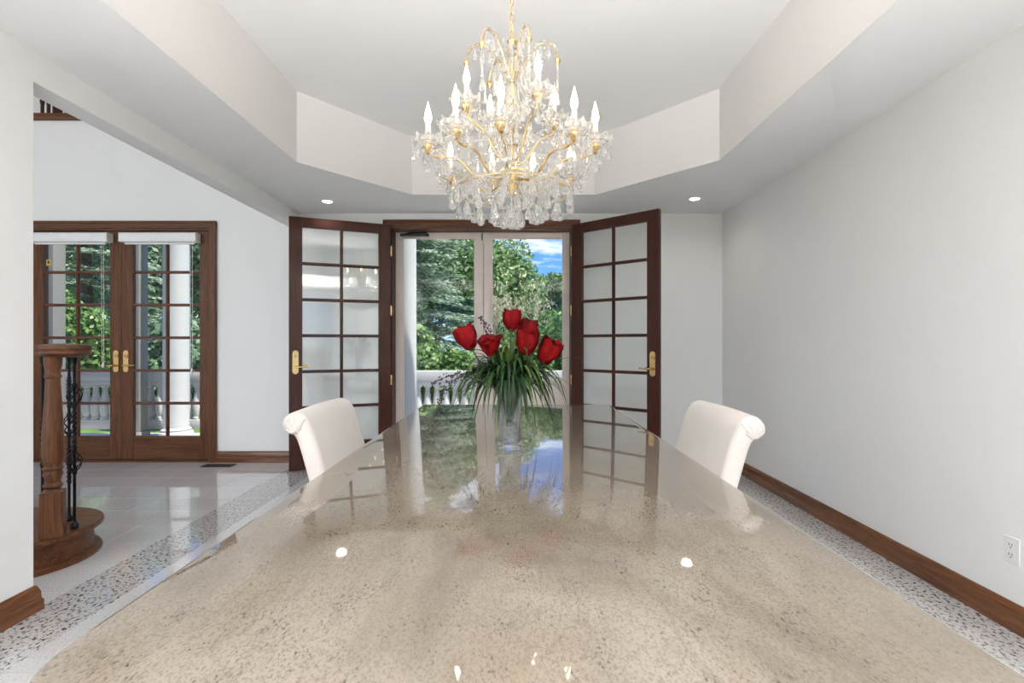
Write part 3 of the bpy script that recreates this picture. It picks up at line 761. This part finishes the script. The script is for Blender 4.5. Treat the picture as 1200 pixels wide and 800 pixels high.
def flower(px, pz, dy, sc, tilt, az, label, opened=False):
    top = Vector((px, VY + dy, pz)); o = thing('red_tulip', label, 'flower', (VX, VY, VZ + .12), group='red silk tulips in the vase')
    b = top - Vector((VX, VY, VZ + .12))
    axis = Vector((math.sin(tilt) * math.cos(az), math.sin(tilt) * math.sin(az), math.cos(tilt)))
    rot = axis.to_track_quat('Z', 'Y').to_euler()
    basep = b - axis * .045 * sc
    p0, p1, p2, p3 = Vector((rng.uniform(-.012, .012), rng.uniform(-.012, .012), 0)), Vector((0, 0, b.z * .55)), basep - axis * .12, basep
    pts = [p0 * (1 - t_) ** 3 + p1 * 3 * t_ * (1 - t_) ** 2 + p2 * 3 * t_ * t_ * (1 - t_) + p3 * t_ ** 3 for t_ in [i / 12 for i in range(13)]]
    MB().tube(pts, .0035, 6).obj('stem', M_stem, o, 60)
    MB().lathe([(.004, -.006), (.012, 0), (.014, .008), (.004, .014)], 10).obj('sepal', M_stem, o, 50, loc=basep, rot=rot)
    sets = ((3, PM[2], .3), (3, PM[1], 1.2), (4, PM[3 if opened else 0], .1))
    for cnt, pm, ph in sets:
        for k in range(cnt):
            q = link('petal', pm, o, basep, None)
            q.rotation_euler = (axis.to_track_quat('Z', 'Y').to_matrix() @ Matrix.Rotation(ph + k * 2 * PI / cnt + px * 9, 3, 'Z')).to_euler()
            q.scale = (sc, sc, sc)
    return o
flower(-.205, 1.238, -.02, 1.16, .45, PI * .97, 'red tulip farthest left in the bouquet')
flower(-.102, 1.200, -.09, .86, .35, PI * 1.35, 'opened red tulip with a pointed petal beside the leftmost bloom', True)
flower(-.012, 1.316, .0, 1.0, .08, .5, 'red tulip topmost in the bouquet')
flower(.052, 1.222, -.09, 1.22, .25, -1.3, 'wide red tulip in front of another bloom, below the topmost one')
flower(.058, 1.275, .03, 1.0, .15, .6, 'red tulip half hidden behind the wide one')
flower(.143, 1.180, -.05, 1.20, .50, -.35, 'red tulip farthest right in the bouquet')

# arching grass blades
G = thing('grass_spray', 'spray of dark green arching grass blades in the crystal vase', 'foliage', (VX, VY, VZ + .10))
def blade(az, reach, rise, drop, wdt, name='blade', z0=.0):
    n = 12; pts = []
    d = Vector((math.cos(az), math.sin(az), 0)); side = Vector((-d.y, d.x, 0))
    start = d * .012 + Vector((0, 0, z0)); neck = d * rng.uniform(.02, .045) + Vector((0, 0, .20)); apex = d * reach * .5 + Vector((0, 0, .20 + rise)); end = d * reach + Vector((0, 0, .20 + rise - drop))
    sway = rng.uniform(-.04, .04)
    P_ = []
    ctrl = [start, neck, apex, d * reach * .86 + Vector((0, 0, .20 + rise - drop * .18)), end]
    for i in range(n + 1):
        t_ = i / n; a = ctrl[:]
        for _ in range(4): a = [a[k] * (1 - t_) + a[k + 1] * t_ for k in range(len(a) - 1)]
        P_.append(a[0] + side * sway * t_ * t_)
    vs = []
    for i, p in enumerate(P_):
        t_ = i / n; ww = wdt * (.55 + .9 * t_ if t_ < .5 else 1.0 * (1 - ((t_ - .5) / .5) ** 1.7) + .03)
        vs += [p + side * ww, p + Vector((0, 0, -ww * .35)), p - side * ww]
    fs = []
    for i in range(n):
        for k in (0, 1): fs.append((i * 3 + k, i * 3 + k + 1, i * 3 + 4 + k, i * 3 + 3 + k))
    return MB().add(vs, fs).obj(name, M_blade, G, 70)
for k in range(130):
    az = k * 2.39996 + rng.uniform(-.2, .2)
    cz = abs(math.cos(az))
    blade(az, rng.uniform(.15, .29) * (.76 + .28 * cz), rng.uniform(.03, .15), rng.uniform(.08, .30), rng.uniform(.0048, .0092))
blade(.05, .33, .115, .03, .005); blade(PI + .1, .30, .10, .035, .006)
for k in range(64):
    az = rng.choice((0, PI)) + rng.gauss(0, .75); blade(az, rng.uniform(.17, .27), rng.uniform(.07, .13), rng.uniform(.05, .22), rng.uniform(.006, .0105))
for k in range(70): blade(k * 2.4 + .7, rng.uniform(.08, .19), rng.uniform(.10, .20), rng.uniform(.02, .14), rng.uniform(.0065, .0115))
# purple lavender-like sprigs
def sprig(pts, label):
    o = thing('lavender_sprig', label, 'flower', (VX, VY, VZ + .12), group='purple sprigs in the bouquet')
    P_ = [Vector(p) - Vector((VX, VY, VZ + .12)) for p in pts]
    pts_ = []
    for i in range(15):
        t_ = i / 14; a = P_[:]
        while len(a) > 1: a = [a[k] * (1 - t_) + a[k + 1] * t_ for k in range(len(a) - 1)]
        pts_.append(a[0])
    MB().tube(pts_, .0018, 5).obj('stem', M_stem, o, 60)
    fl = MB()
    for i in range(60):
        u = .55 + .45 * i / 59; q = u * 14; j = min(int(q), 13); p = pts_[j].lerp(pts_[j + 1], q - j)
        r_ = .010 * (1.25 - u) * 1.6 + .002
        fl.ball(p + Vector((rng.gauss(0, r_), rng.gauss(0, r_), rng.gauss(0, r_))), rng.uniform(.003, .0055), 5, 3)
    fl.obj('floret', M_lav, o, None, kind='stuff')
c0 = (VX, VY, VZ + .12)
sprig([c0, (VX, VY, 1.15), (-.09, VY + .03, 1.25), (-.155, VY + .05, 1.335)], 'small budded sprig rising beside the topmost tulip')
sprig([c0, (VX - .03, VY - .02, 1.12), (-.24, VY - .03, 1.12), (-.355, VY - .03, 1.045)], 'purple sprig reaching out over the railing at the left')
sprig([c0, (VX - .03, VY - .05, 1.12), (-.26, VY - .08, 1.15), (-.325, VY - .08, .965)], 'purple sprig drooping toward the table at the left')

# ------------------------------------------------------------------ chandelier
CX, CY, CZ = -.011, 2.30, 1.73
H = thing('chandelier', 'two-tier crystal chandelier with gilt arms and candle bulbs', 'chandelier', (CX, CY, CZ))
z_ = lambda w_: w_ - CZ
rng = random.Random(11)
MB().lathe([(.062, z_(3.068)), (.062, z_(3.055)), (.045, z_(3.03)), (.015, z_(3.015)), (.006, z_(3.0))], 28).obj('ceiling_canopy', M_gold, H, 40)
pts = []
for i in range(24):
    a = 2 * PI * i / 24; pts.append((.0085 * math.cos(a), 0, .0155 * math.sin(a) + (.0085 if math.sin(a) > 0 else -.0085) * .9))
ln_me = MB().tube(pts, .0024, 6, closed=True).mesh('chain_link', M_gold, 60)
for k in range(11): link('chain_link', ln_me, H, (0, 0, z_(2.600 + k * .0395)), (0, 0, (k % 2) * PI / 2 + .5))
MB().lathe([(.006, z_(2.595)), (.016, z_(2.585)), (.024, z_(2.572)), (.018, z_(2.562)), (.008, z_(2.55)), (.007, z_(2.0)), (.007, z_(1.90))], 20).obj('centre_rod', M_gold, H, 40)
for pr in ([(.010, 2.555), (.030, 2.545), (.034, 2.53), (.020, 2.515), (.026, 2.49), (.034, 2.46), (.028, 2.42), (.014, 2.39)],
           [(.012, 2.39), (.026, 2.37), (.030, 2.33), (.044, 2.28), (.050, 2.25), (.036, 2.22), (.018, 2.20)],
           [(.018, 2.19), (.060, 2.18), (.066, 2.165), (.050, 2.145), (.028, 2.12), (.022, 2.08), (.030, 2.04), (.026, 2.00)]):
    MB().lathe([(r_, z_(w_)) for r_, w_ in pr], 20, mod=lambda a, i: 1 + .05 * math.cos(10 * a)).obj('glass_urn', M_crystal, H, 40)
MB().lathe([(.012, z_(2.205)), (.030, z_(2.20)), (.030, z_(2.192)), (.012, z_(2.186))], 24).lathe([(.012, z_(2.125)), (.022, z_(2.12)), (.022, z_(2.11)), (.012, z_(2.105))], 24).obj('brass_collar', M_gold, H, 40)
MB().lathe([(.014, z_(2.012)), (.020, z_(2.00)), (.054, z_(1.995)), (.056, z_(1.984)), (.047, z_(1.972)), (.045, z_(1.95)), (.030, z_(1.935)), (.020, z_(1.915)), (.012, z_(1.90)), (.004, z_(1.885))], 20, mod=lambda a, i: 1 + (.05 * math.cos(10 * a) if i > 1 else 0)).obj('hub', M_gold, H, 40)

def drop_mesh(h, r, seg=8, bead=True):
    mb = MB().lathe([(.0012, 0), (r * .35, -h * .22), (r * .62, -h * .45), (r, -h * .74), (r * .72, -h * .93), (.001, -h)], seg)
    if bead: mb.ball((0, 0, .008), .0062, 6, 4)
    return mb.mesh('crystal_drop', M_crystal)
D_small, D_big, D_mid = drop_mesh(.058, .0115), drop_mesh(.078, .0195), drop_mesh(.066, .0145)
def drop(me, x, y, wz): link('crystal_drop', me, H, (x, y, z_(wz)), (0, 0, rng.random() * 3))
def strand(p, q, sag, nb, r=.0062, me_name='bead_strand'):
    p, q = Vector(p), Vector(q); mb = MB()
    for i in range(nb + 1):
        t_ = i / nb; c = p.lerp(q, t_) + Vector((0, 0, -sag * 4 * t_ * (1 - t_)))
        mb.ball(c, r * (1.25 if i % 3 == 1 else .9), 6, 4)
    return mb.obj(me_name, M_crystal, H)
# bobeche with upturned scalloped petals
def bobeche_mesh(R0):
    prof = [(.010, .0), (R0 * .55, -.004), (R0 * .82, .004), (R0, .020), (R0 * 1.02, .026), (R0 * .96, .024), (R0 * .78, .010), (R0 * .5, .003), (.010, .006)]
    def md_(a, i): return 1 + (.10 * math.cos(10 * a) if 2 <= i <= 6 else 0)
    mb = MB().lathe(prof, 60, mod=md_)
    for k in range(10):   # upright leaf crystals round the rim
        a = 2 * PI * (k + .0) / 10; c, s_ = math.cos(a), math.sin(a)
        for (w_, zz0, zz1, rr0, rr1) in ((.0165, .000, .038, R0 * .90, R0 * 1.18),):
            m0 = len(mb.v)
            pts = [(rr0, 0, zz0), ((rr0 + rr1) / 2, -w_, (zz0 + zz1) / 2), (rr1, 0, zz1), ((rr0 + rr1) / 2, w_, (zz0 + zz1) / 2), ((rr0 + rr1) / 2 + .006, 0, (zz0 + zz1) / 2 - .004), ((rr0 + rr1) / 2 - .006, 0, (zz0 + zz1) / 2 + .004)]
            vs = [(c * x - s_ * y, s_ * x + c * y, z) for x, y, z in pts]
            mb.add(vs, [(0, 1, 4), (1, 2, 4), (2, 3, 4), (3, 0, 4), (1, 0, 5), (2, 1, 5), (3, 2, 5), (0, 3, 5)])
    return mb.mesh('bobeche', M_crystal, 25)
BOB = bobeche_mesh(.064)
CUP = MB().lathe([(.006, -.035), (.012, -.030), (.009, -.022), (.022, -.010), (.024, -.002), (.012, .002), (.013, .018)], 18).mesh('candle_cup', M_gold, 40)
SLV = MB().lathe([(.0112, .006), (.0112, .086), (.0085, .090)], 16).mesh('candle_sleeve', M_sleeve, 40)
BLB = MB().lathe([(.007, .088), (.0085, .094), (.0140, .107), (.0152, .116), (.0130, .132), (.0080, .152), (.0036, .168), (.0008, .182)], 14).mesh('bulb', M_bulb, 80)
def arm(az, rr, wz, pts2, thick, ndrop):
    d = (math.cos(az), math.sin(az)); P_ = [(d[0] * r_, d[1] * r_, z_(w_)) for r_, w_ in pts2]
    fine = []
    n = len(P_)
    for i in range(n - 1):   # catmull-rom
        a, b, c, e = (Vector(P_[max(i - 1, 0)]), Vector(P_[i]), Vector(P_[i + 1]), Vector(P_[min(i + 2, n - 1)]))
        for k in range(6):
            t_ = k / 6; fine.append(0.5 * ((2 * b) + (-a + c) * t_ + (2 * a - 5 * b + 4 * c - e) * t_ ** 2 + (-a + 3 * b - 3 * c + e) * t_ ** 3))
    fine.append(Vector(P_[-1]))
    A = MB().tube(fine, thick, 8).obj('arm', M_gold, H, 60)
    loc = (d[0] * rr, d[1] * rr, z_(wz))
    link('candle_cup', CUP, A, loc); link('bobeche', BOB, A, loc, (0, 0, rng.random())); link('candle_sleeve', SLV, A, loc); link('bulb', BLB, A, loc)
    for k in range(ndrop):
        a = az + 2 * PI * (k + .5) / ndrop
        drop(D_small, loc[0] + .058 * math.cos(a), loc[1] + .058 * math.sin(a), wz - .006)
    return Vector(loc), fine
low = []
for deg in (206, 236, 264, 309, 333, 42, 74, 106, 142):
    a = R(deg); rr = .388
    pts2 = [(.045, 1.965), (.085, 1.938), (.140, 1.930), (.195, 1.955), (.240, 1.995), (.290, 2.008), (.335, 2.000), (.372, 2.005), (rr, 2.030)]
    L_, fine = arm(a, rr, 2.04, pts2, .0052, 6); low.append((a, L_))
    drop(D_mid, .30 * math.cos(a), .30 * math.sin(a), 1.985); drop(D_mid, .34 * math.cos(a + .08), .34 * math.sin(a + .08), 1.975)
    drop(D_mid, .195 * math.cos(a), .195 * math.sin(a), 1.93)
    drop(D_mid, rr * math.cos(a), rr * math.sin(a), 1.99)
upp = []
for deg in (204, 300, 24, 120):
    a = R(deg); rr = .215
    pts2 = [(.030, 2.03), (.060, 2.045), (.095, 2.09), (.130, 2.145), (.170, 2.175), (.205, 2.195), (rr, 2.235)]
    L_, fine = arm(a, rr, 2.245, pts2, .0046, 6); upp.append((a, L_))
    drop(D_mid, rr * math.cos(a), rr * math.sin(a), 2.195); drop(D_mid, .10 * math.cos(a + .4), .10 * math.sin(a + .4), 2.20); drop(D_mid, .15 * math.cos(a), .15 * math.sin(a), 2.14)
# crown scrolls wound with beads, with hanging strands
for deg in (184, 232, 290, 350, 52, 122):
    a = R(deg); d = Vector((math.cos(a), math.sin(a), 0))
    prof_ = [(.015, 2.40), (.045, 2.45), (.080, 2.51), (.115, 2.548), (.150, 2.555), (.185, 2.535), (.203, 2.500), (.205, 2.47)]
    P_ = [d * r_ + Vector((0, 0, z_(w_))) for r_, w_ in prof_]
    MB().tube(P_, .0034, 6).obj('crown_scroll', M_gold, H, 60)
    mb = MB()
    for i in range(22):
        q = i / 21 * 6.9; j = min(int(q), 6); c = P_[j].lerp(P_[j + 1], q - j); mb.ball(c + Vector((rng.uniform(-.004, .004), rng.uniform(-.004, .004), .005)), .0076, 6, 4)
    mb.obj('bead_strand', M_crystal, H)
    MB().lathe([(.003, .02), (.010, .012), (.014, 0), (.008, -.012), (.003, -.02)], 10, tuple(P_[-1])).obj('tip_finial', M_gold, H, 40)
    strand(P_[-1] + Vector((0, 0, -.015)), P_[-1] + Vector((0, 0, -.13)), 0, 9, .0055)
    drop(D_small, P_[-1].x, P_[-1].y, P_[-1].z + CZ - .14)
    strand(P_[4], d * .12 + Vector((0, 0, z_(2.36))), .02, 12, .005)
    drop(D_small, .12 * d.x, .12 * d.y, 2.35)
    drop(D_mid, .062 * d.x, .062 * d.y, 2.47)
    a2 = a + .5; drop(D_big, .045 * math.cos(a2), .045 * math.sin(a2), 2.56); drop(D_mid, .085 * math.cos(a2), .085 * math.sin(a2), 2.42); drop(D_big, .075 * math.cos(a2), .075 * math.sin(a2), 2.33)
    for r3, w3 in ((.13, 2.53), (.165, 2.54), (.10, 2.52)): drop(D_small, r3 * d.x, r3 * d.y, w3)
# draped strands
for i in range(len(low)):
    a0, p0 = low[i]; a1, p1 = low[(i + 1) % len(low)]
    strand(p0 + Vector((0, 0, -.005)), p1 + Vector((0, 0, -.005)), .045 + .03 * ((p0 - p1).length > .3), 16 if (p0 - p1).length < .3 else 26)
    au, pu = min(upp, key=lambda q: abs(math.atan2(math.sin(q[0] - a0), math.cos(q[0] - a0))))
    strand(p0, pu, .05, 18, .0058)
    d = Vector((math.cos(a0), math.sin(a0), 0)); strand(p0 + Vector((0, 0, -.01)), d * .05 + Vector((0, 0, z_(2.10))), .06, 22, .0058)
for i in range(len(upp)):
    strand(upp[i][1], upp[(i + 1) % 4][1], .05, 20, .0055)
    d = Vector((math.cos(upp[i][0]), math.sin(upp[i][0]), 0)); strand(upp[i][1], d * .03 + Vector((0, 0, z_(2.39))), .03, 14, .0055)
# crystal drops round the column and the basket below
for cnt, rad, wz, me, ph in ((14, .265, 1.885, D_big, .1), (12, .205, 1.862, D_big, .3), (9, .150, 1.845, D_big, .0), (7, .095, 1.835, D_big, .2), (5, .040, 1.825, D_big, .4),
                             (10, .066, 2.155, D_mid, .0), (10, .120, 2.02, D_mid, .2), (14, .17, 2.00, D_mid, .1), (8, .052, 2.26, D_mid, .3), (7, .036, 2.52, D_mid, .2), (8, .11, 1.93, D_mid, .5)):
    for k in range(cnt):
        a = ph + 2 * PI * k / cnt; drop(me, rad * math.cos(a), rad * math.sin(a), wz + rng.uniform(-.008, .008))
for rad, wz, zc in ((.265, 1.890, 1.935), (.205, 1.868, 1.925), (.150, 1.850, 1.915), (.095, 1.84, 1.91)):
    mb = MB(); nn = int(2 * PI * rad / .0135)
    for k in range(nn): a = 2 * PI * k / nn; mb.ball((rad * math.cos(a), rad * math.sin(a), z_(wz + .012)), .006, 6, 4)
    mb.obj('bead_strand', M_crystal, H)
for k in range(18):
    a = .1 + 2 * PI * k / 18; strand((.05 * math.cos(a), .05 * math.sin(a), z_(1.965)), (.265 * math.cos(a), .265 * math.sin(a), z_(1.898)), .012, 16, .0055)
MB().tube([(.262 * math.cos(2 * PI * i / 48), .262 * math.sin(2 * PI * i / 48), z_(1.897)) for i in range(48)], .0022, 6, closed=True).obj('basket_ring', M_gold, H, 60)
mb = MB().ball((0, 0, z_(1.758)), .028, 10, 6); mb.ball((0, 0, z_(1.80)), .012, 8, 5).obj('crystal_ball', M_crystal, H)

# ------------------------------------------------------------------ porch
tag(MB().box(-12, 6, YB2, 7.25, -.35, -.05).obj('porch_floor', M_porch), 'pale concrete porch floor outside the french doors', 'porch', kind='structure')
PB = thing('porch_balustrade', 'white porch railing with bowling-pin balusters', 'railing', (0, 7.0, -.05))
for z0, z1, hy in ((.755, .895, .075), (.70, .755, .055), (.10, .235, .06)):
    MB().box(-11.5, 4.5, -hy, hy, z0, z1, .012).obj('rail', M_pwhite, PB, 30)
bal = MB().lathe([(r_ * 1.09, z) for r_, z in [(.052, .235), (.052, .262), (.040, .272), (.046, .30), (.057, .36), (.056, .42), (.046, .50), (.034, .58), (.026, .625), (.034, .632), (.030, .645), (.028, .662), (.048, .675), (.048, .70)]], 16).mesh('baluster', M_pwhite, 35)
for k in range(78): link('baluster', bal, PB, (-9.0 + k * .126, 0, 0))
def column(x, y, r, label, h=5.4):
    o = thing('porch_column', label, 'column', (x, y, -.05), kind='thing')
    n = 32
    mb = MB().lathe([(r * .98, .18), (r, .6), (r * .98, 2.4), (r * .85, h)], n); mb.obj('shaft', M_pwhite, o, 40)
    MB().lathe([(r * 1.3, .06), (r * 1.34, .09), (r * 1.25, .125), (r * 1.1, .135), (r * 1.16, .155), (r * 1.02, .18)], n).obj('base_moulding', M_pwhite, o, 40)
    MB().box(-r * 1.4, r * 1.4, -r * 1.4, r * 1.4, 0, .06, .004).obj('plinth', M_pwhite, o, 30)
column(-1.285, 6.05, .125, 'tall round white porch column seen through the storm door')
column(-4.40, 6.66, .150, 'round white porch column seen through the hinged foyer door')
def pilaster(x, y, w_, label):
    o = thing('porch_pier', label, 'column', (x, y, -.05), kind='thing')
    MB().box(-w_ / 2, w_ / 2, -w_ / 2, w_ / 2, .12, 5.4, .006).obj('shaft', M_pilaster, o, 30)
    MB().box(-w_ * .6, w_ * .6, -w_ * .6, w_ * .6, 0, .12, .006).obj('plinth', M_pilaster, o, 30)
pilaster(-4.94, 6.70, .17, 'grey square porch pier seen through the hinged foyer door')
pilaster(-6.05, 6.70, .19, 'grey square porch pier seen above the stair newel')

# ------------------------------------------------------------------ garden
tag(MB().box(-60, 60, 7.25, 90, -.6, -.35).obj('lawn', M_lawn), 'green lawn beyond the porch', 'lawn', kind='structure')
def leaves_mesh(name, C, N, size, m, seed, aspect=.6):
    """C (n,3) leaf centres, N (n,3) preferred normals -> one mesh of pointed leaf quads"""
    rg = np.random.default_rng(seed); n = len(C)
    N = N + rg.normal(0, .55, (n, 3)); N /= np.linalg.norm(N, axis=1)[:, None] + 1e-9
    A = np.cross(N, rg.normal(0, 1, (n, 3))); A /= np.linalg.norm(A, axis=1)[:, None] + 1e-9
    B = np.cross(N, A); s_ = (size * rg.uniform(.6, 1.35, n))[:, None]
    V_ = np.empty((n, 4, 3)); V_[:, 0] = C - A * s_; V_[:, 1] = C - B * s_ * aspect; V_[:, 2] = C + A * s_; V_[:, 3] = C + B * s_ * aspect
    return fast_mesh(name, V_.reshape(-1, 3), np.arange(n * 4).reshape(n, 4), m)
def crown(center, rad, blobs, per, seed, blob_r=.42):
    rg = np.random.default_rng(seed); Cs, Ns = [], []
    for b in range(blobs):
        u = rg.normal(0, 1, 3); u /= np.linalg.norm(u); k = rg.uniform(.35, .80) if b else 0
        c = np.array(center) + u * np.array(rad) * k; br = np.array(rad) * blob_r * rg.uniform(.7, 1.25)
        d = rg.normal(0, 1, (per, 3)); d /= np.linalg.norm(d, axis=1)[:, None]
        rr = rg.uniform(.72, 1.06, per)[:, None]
        Cs.append(c + d * br * rr); Ns.append(d)
    return np.concatenate(Cs), np.concatenate(Ns)
def tree(x, y, h, r, label, m, seed, leaf=.13, blobs=26, per=420, trunk=True, low=.25, group='trees in the garden', name='garden_tree', gz=-.35):
    o = thing(name, label, 'tree' if trunk else 'shrub', (x, y, gz), group=group)
    C, N = crown((0, 0, h * (low + 1) / 2), (r, r, h * (1 - low) / 2), blobs, per, seed)
    C[:, 2] = np.maximum(C[:, 2], .06)
    link('foliage', leaves_mesh('foliage', C, N, leaf, m, seed + 1), o)
    if trunk:
        mb = MB().tube([(0, 0, 0), (.05, 0, h * .25), (-.03, .03, h * .55)], [.16 + r * .02, .12, .05], 10); rg = random.Random(seed)
        for k in range(5):
            a = rg.random() * 6.28; mb.tube([(0, 0, h * (.3 + .05 * k)), (math.cos(a) * r * .3, math.sin(a) * r * .3, h * (.45 + .05 * k)), (math.cos(a) * r * .55, math.sin(a) * r * .55, h * (.58 + .05 * k))], [.07, .05, .02], 7)
        mb.obj('trunk', M_bark, o, 50)
    else:
        mb = MB(); rg = random.Random(seed)
        for k in range(6):
            a = rg.random() * 6.28; mb.tube([(0, 0, 0), (math.cos(a) * r * .25, math.sin(a) * r * .25, h * .4), (math.cos(a) * r * .5, math.sin(a) * r * .5, h * .7)], [.03, .02, .008], 6)
        mb.obj('stem', M_bark, o, 50)
    return o
def spruce(x, y, h, r, label, seed):
    o = thing('blue_spruce', label, 'tree', (x, y, -.35), group='trees in the garden')
    rg = np.random.default_rng(seed); V_ = []
    layers = int(h / .42)
    for L in range(layers):
        zc = .55 + (h - .7) * L / layers; rl = r * (1 - (zc / h)) ** .8 + .12
        nb = max(8, int(12 + rl * 5))
        for b in range(nb):
            a = rg.uniform(0, 2 * PI); ln = rl * rg.uniform(.75, 1.12); dr = rg.uniform(.10, .28)
            d = np.array([math.cos(a), math.sin(a), 0]); sd = np.array([-d[1], d[0], 0])
            ns = int(8 + ln * 30)
            tt = rg.uniform(.25, 1.0, ns)
            base_ = d[None] * (ln * tt)[:, None] + np.array([0, 0, 1])[None] * (zc + rg.uniform(-.06, .06) - dr * ln * tt ** 1.3 + .10 * ln * np.maximum(0, tt - .75))[:, None]
            lat = rg.uniform(-1, 1, ns) * .34 * ln ** .5 * (1.15 - tt)
            base_ = base_ + sd[None] * lat[:, None]
            for q in range(3):
                dirv = d[None] * rg.uniform(.4, 1.0, ns)[:, None] + sd[None] * (np.sign(lat) * rg.uniform(.1, .9, ns))[:, None] + np.array([0, 0, 1])[None] * rg.uniform(-.22, .12, ns)[:, None]
                dirv /= np.linalg.norm(dirv, axis=1)[:, None]
                wv = np.cross(dirv, rg.normal(0, 1, (ns, 3)) * .3 + np.array([0, 0, 1.0])); wv /= np.linalg.norm(wv, axis=1)[:, None]
                l_ = rg.uniform(.09, .17, ns)[:, None]; w_ = .022
                p = base_ + rg.normal(0, .02, (ns, 3))
                V_.append(np.stack([p - wv * w_, p + dirv * l_ * .5 - wv * w_ * 1.3, p + dirv * l_, p + dirv * l_ * .5 + wv * w_ * 1.3], 1))
    V_ = np.concatenate(V_); n = len(V_)
    link('foliage', fast_mesh('foliage', V_.reshape(-1, 3), np.arange(n * 4).reshape(n, 4), L_spruce), o)
    MB().lathe([(.20, 0), (.17, h * .3), (.09, h * .7), (.02, h * .97)], 10).obj('trunk', M_bark, o, 50)
    return o
spruce(-2.95, 14.5, 9.5, 2.3, 'blue spruce filling the left storm door glass', 21)
spruce(-11.9, 14.2, 9.0, 2.3, 'blue spruce seen above the newel through the foyer door', 22)
tree(-1.0, 19.6, 6.1, 1.9, 'rounded green tree under the blue sky behind the hedge', L_maple, 31, .085, 44, 1000)
tree(2.15, 26.0, 5.0, 1.7, 'lower green tree under the clouds at the right of the storm door', L_maple, 33, .11, 30, 800)
tree(.55, 31.0, 5.4, 2.2, 'small distant green tree between the two taller ones over the hedge', L_maple, 35, .12, 30, 800)
tree(-7.3, 16.0, 7.5, 1.9, 'tall green tree right of the spruce behind the foyer doors', L_maple, 37, .10, 38, 1000)
tree(-3.7, 25.2, 9.0, 2.3, 'broad dark tree deep behind the storm door spruce', L_dark, 43, .15, 38, 1000)
tree(-16.2, 23.0, 9.0, 2.9, 'tall dark tree behind the foyer spruce', L_dark, 47, .13, 38, 1000)
tree(-22.0, 24.0, 9.0, 3.2, 'broad tree at the far edge of the garden', L_maple, 45, .16, 34, 800)
GS = 'shrubs along the porch'
tree(-8.55, 9.6, 2.45, .95, 'bright green shrub behind the porch railing beside the newel', L_bright, 51, .055, 32, 750, False, .02, GS, 'garden_shrub')
tree(-11.1, 10.0, 2.3, 1.0, 'bright green shrub at the far end of the porch railing', L_bright, 53, .055, 28, 750, False, .02, GS, 'garden_shrub')
tree(-6.3, 9.8, 2.2, .85, 'dark green shrub behind the round porch column', L_dark, 55, .07, 28, 420, False, .02, GS, 'garden_shrub')
tree(-2.3, 11.3, 1.9, .75, 'low green shrub left of the spruce trunk', L_maple, 57, .07, 24, 380, False, .02, GS, 'garden_shrub')
tree(-3.55, 18.3, 3.6, .9, 'tall shrub glimpsed behind the lower boughs of the spruce', L_dark, 58, .10, 26, 500, False, .02, GS, 'garden_shrub')
tree(-1.35, 10.4, 1.45, .45, 'small bright shrub at the foot of the spruce', L_bright, 59, .06, 20, 340, False, .02, GS, 'garden_shrub')
# clipped hedge beyond the right storm door
o = thing('hedge', 'leafy green hedge below the sky in the right storm door', 'hedge', (1.35, 9.6, -.35))
rg = np.random.default_rng(61); Cs, Ns = [], []
for k in range(70):
    c = np.array([rg.uniform(-1.75, 2.3), rg.uniform(-.35, .35), rg.uniform(.25, 2.02)]); 
    d = rg.normal(0, 1, (300, 3)); d /= np.linalg.norm(d, axis=1)[:, None]
    Cs.append(c + d * rg.uniform(.18, .34) * rg.uniform(.8, 1.05, 300)[:, None]); Ns.append(d)
C = np.concatenate(Cs); C[:, 2] = np.maximum(C[:, 2], .05)
link('foliage', leaves_mesh('foliage', C, np.concatenate(Ns), .05, L_bright, 62, .5), o)
mb = MB()
for k in range(14): mb.tube([(-1.7 + k * .29, 0, 0), (-1.65 + k * .29, .05, 1.0), (-1.7 + k * .29, 0, 1.9)], [.03, .02, .008], 6)
mb.obj('stem', M_bark, o, 50)
# pale feathery plumes above the hedge
o = thing('plume_grass', 'pale cream feathery plumes just above the hedge', 'grass', (-.1, 11.3, -.35))
V_ = []; rg = np.random.default_rng(71)
for k in range(60):
    b = np.array([rg.uniform(-.45, .75), rg.uniform(-.3, .3), 0]); tip = b + np.array([rg.normal(0, .18), rg.normal(0, .1), rg.uniform(2.25, 2.72)])
    n = 60; tt = rg.uniform(.55, 1, n)[:, None]; p = b + (tip - b) * tt + rg.normal(0, .022, (n, 3))
    dv = rg.normal(0, .6, (n, 3)) + np.array([0, 0, .8]); dv /= np.linalg.norm(dv, axis=1)[:, None]; wv = np.cross(dv, rg.normal(0, 1, (n, 3))); wv /= np.linalg.norm(wv, axis=1)[:, None]
    V_.append(np.stack([p - wv * .01, p + dv * .045 - wv * .012, p + dv * .09, p + dv * .045 + wv * .012], 1))
V_ = np.concatenate(V_); link('plume', fast_mesh('plume', V_.reshape(-1, 3), np.arange(len(V_) * 4).reshape(-1, 4), L_plume), o, kind='stuff')
mb = MB(); rgr = random.Random(5)
for k in range(30): x = rgr.uniform(-.45, .75); mb.tube([(x, 0, 0), (x + .03, .02, 1.2), (x, .03, 2.3)], .006, 5)
mb.obj('stem', M_stem, o, kind='stuff')
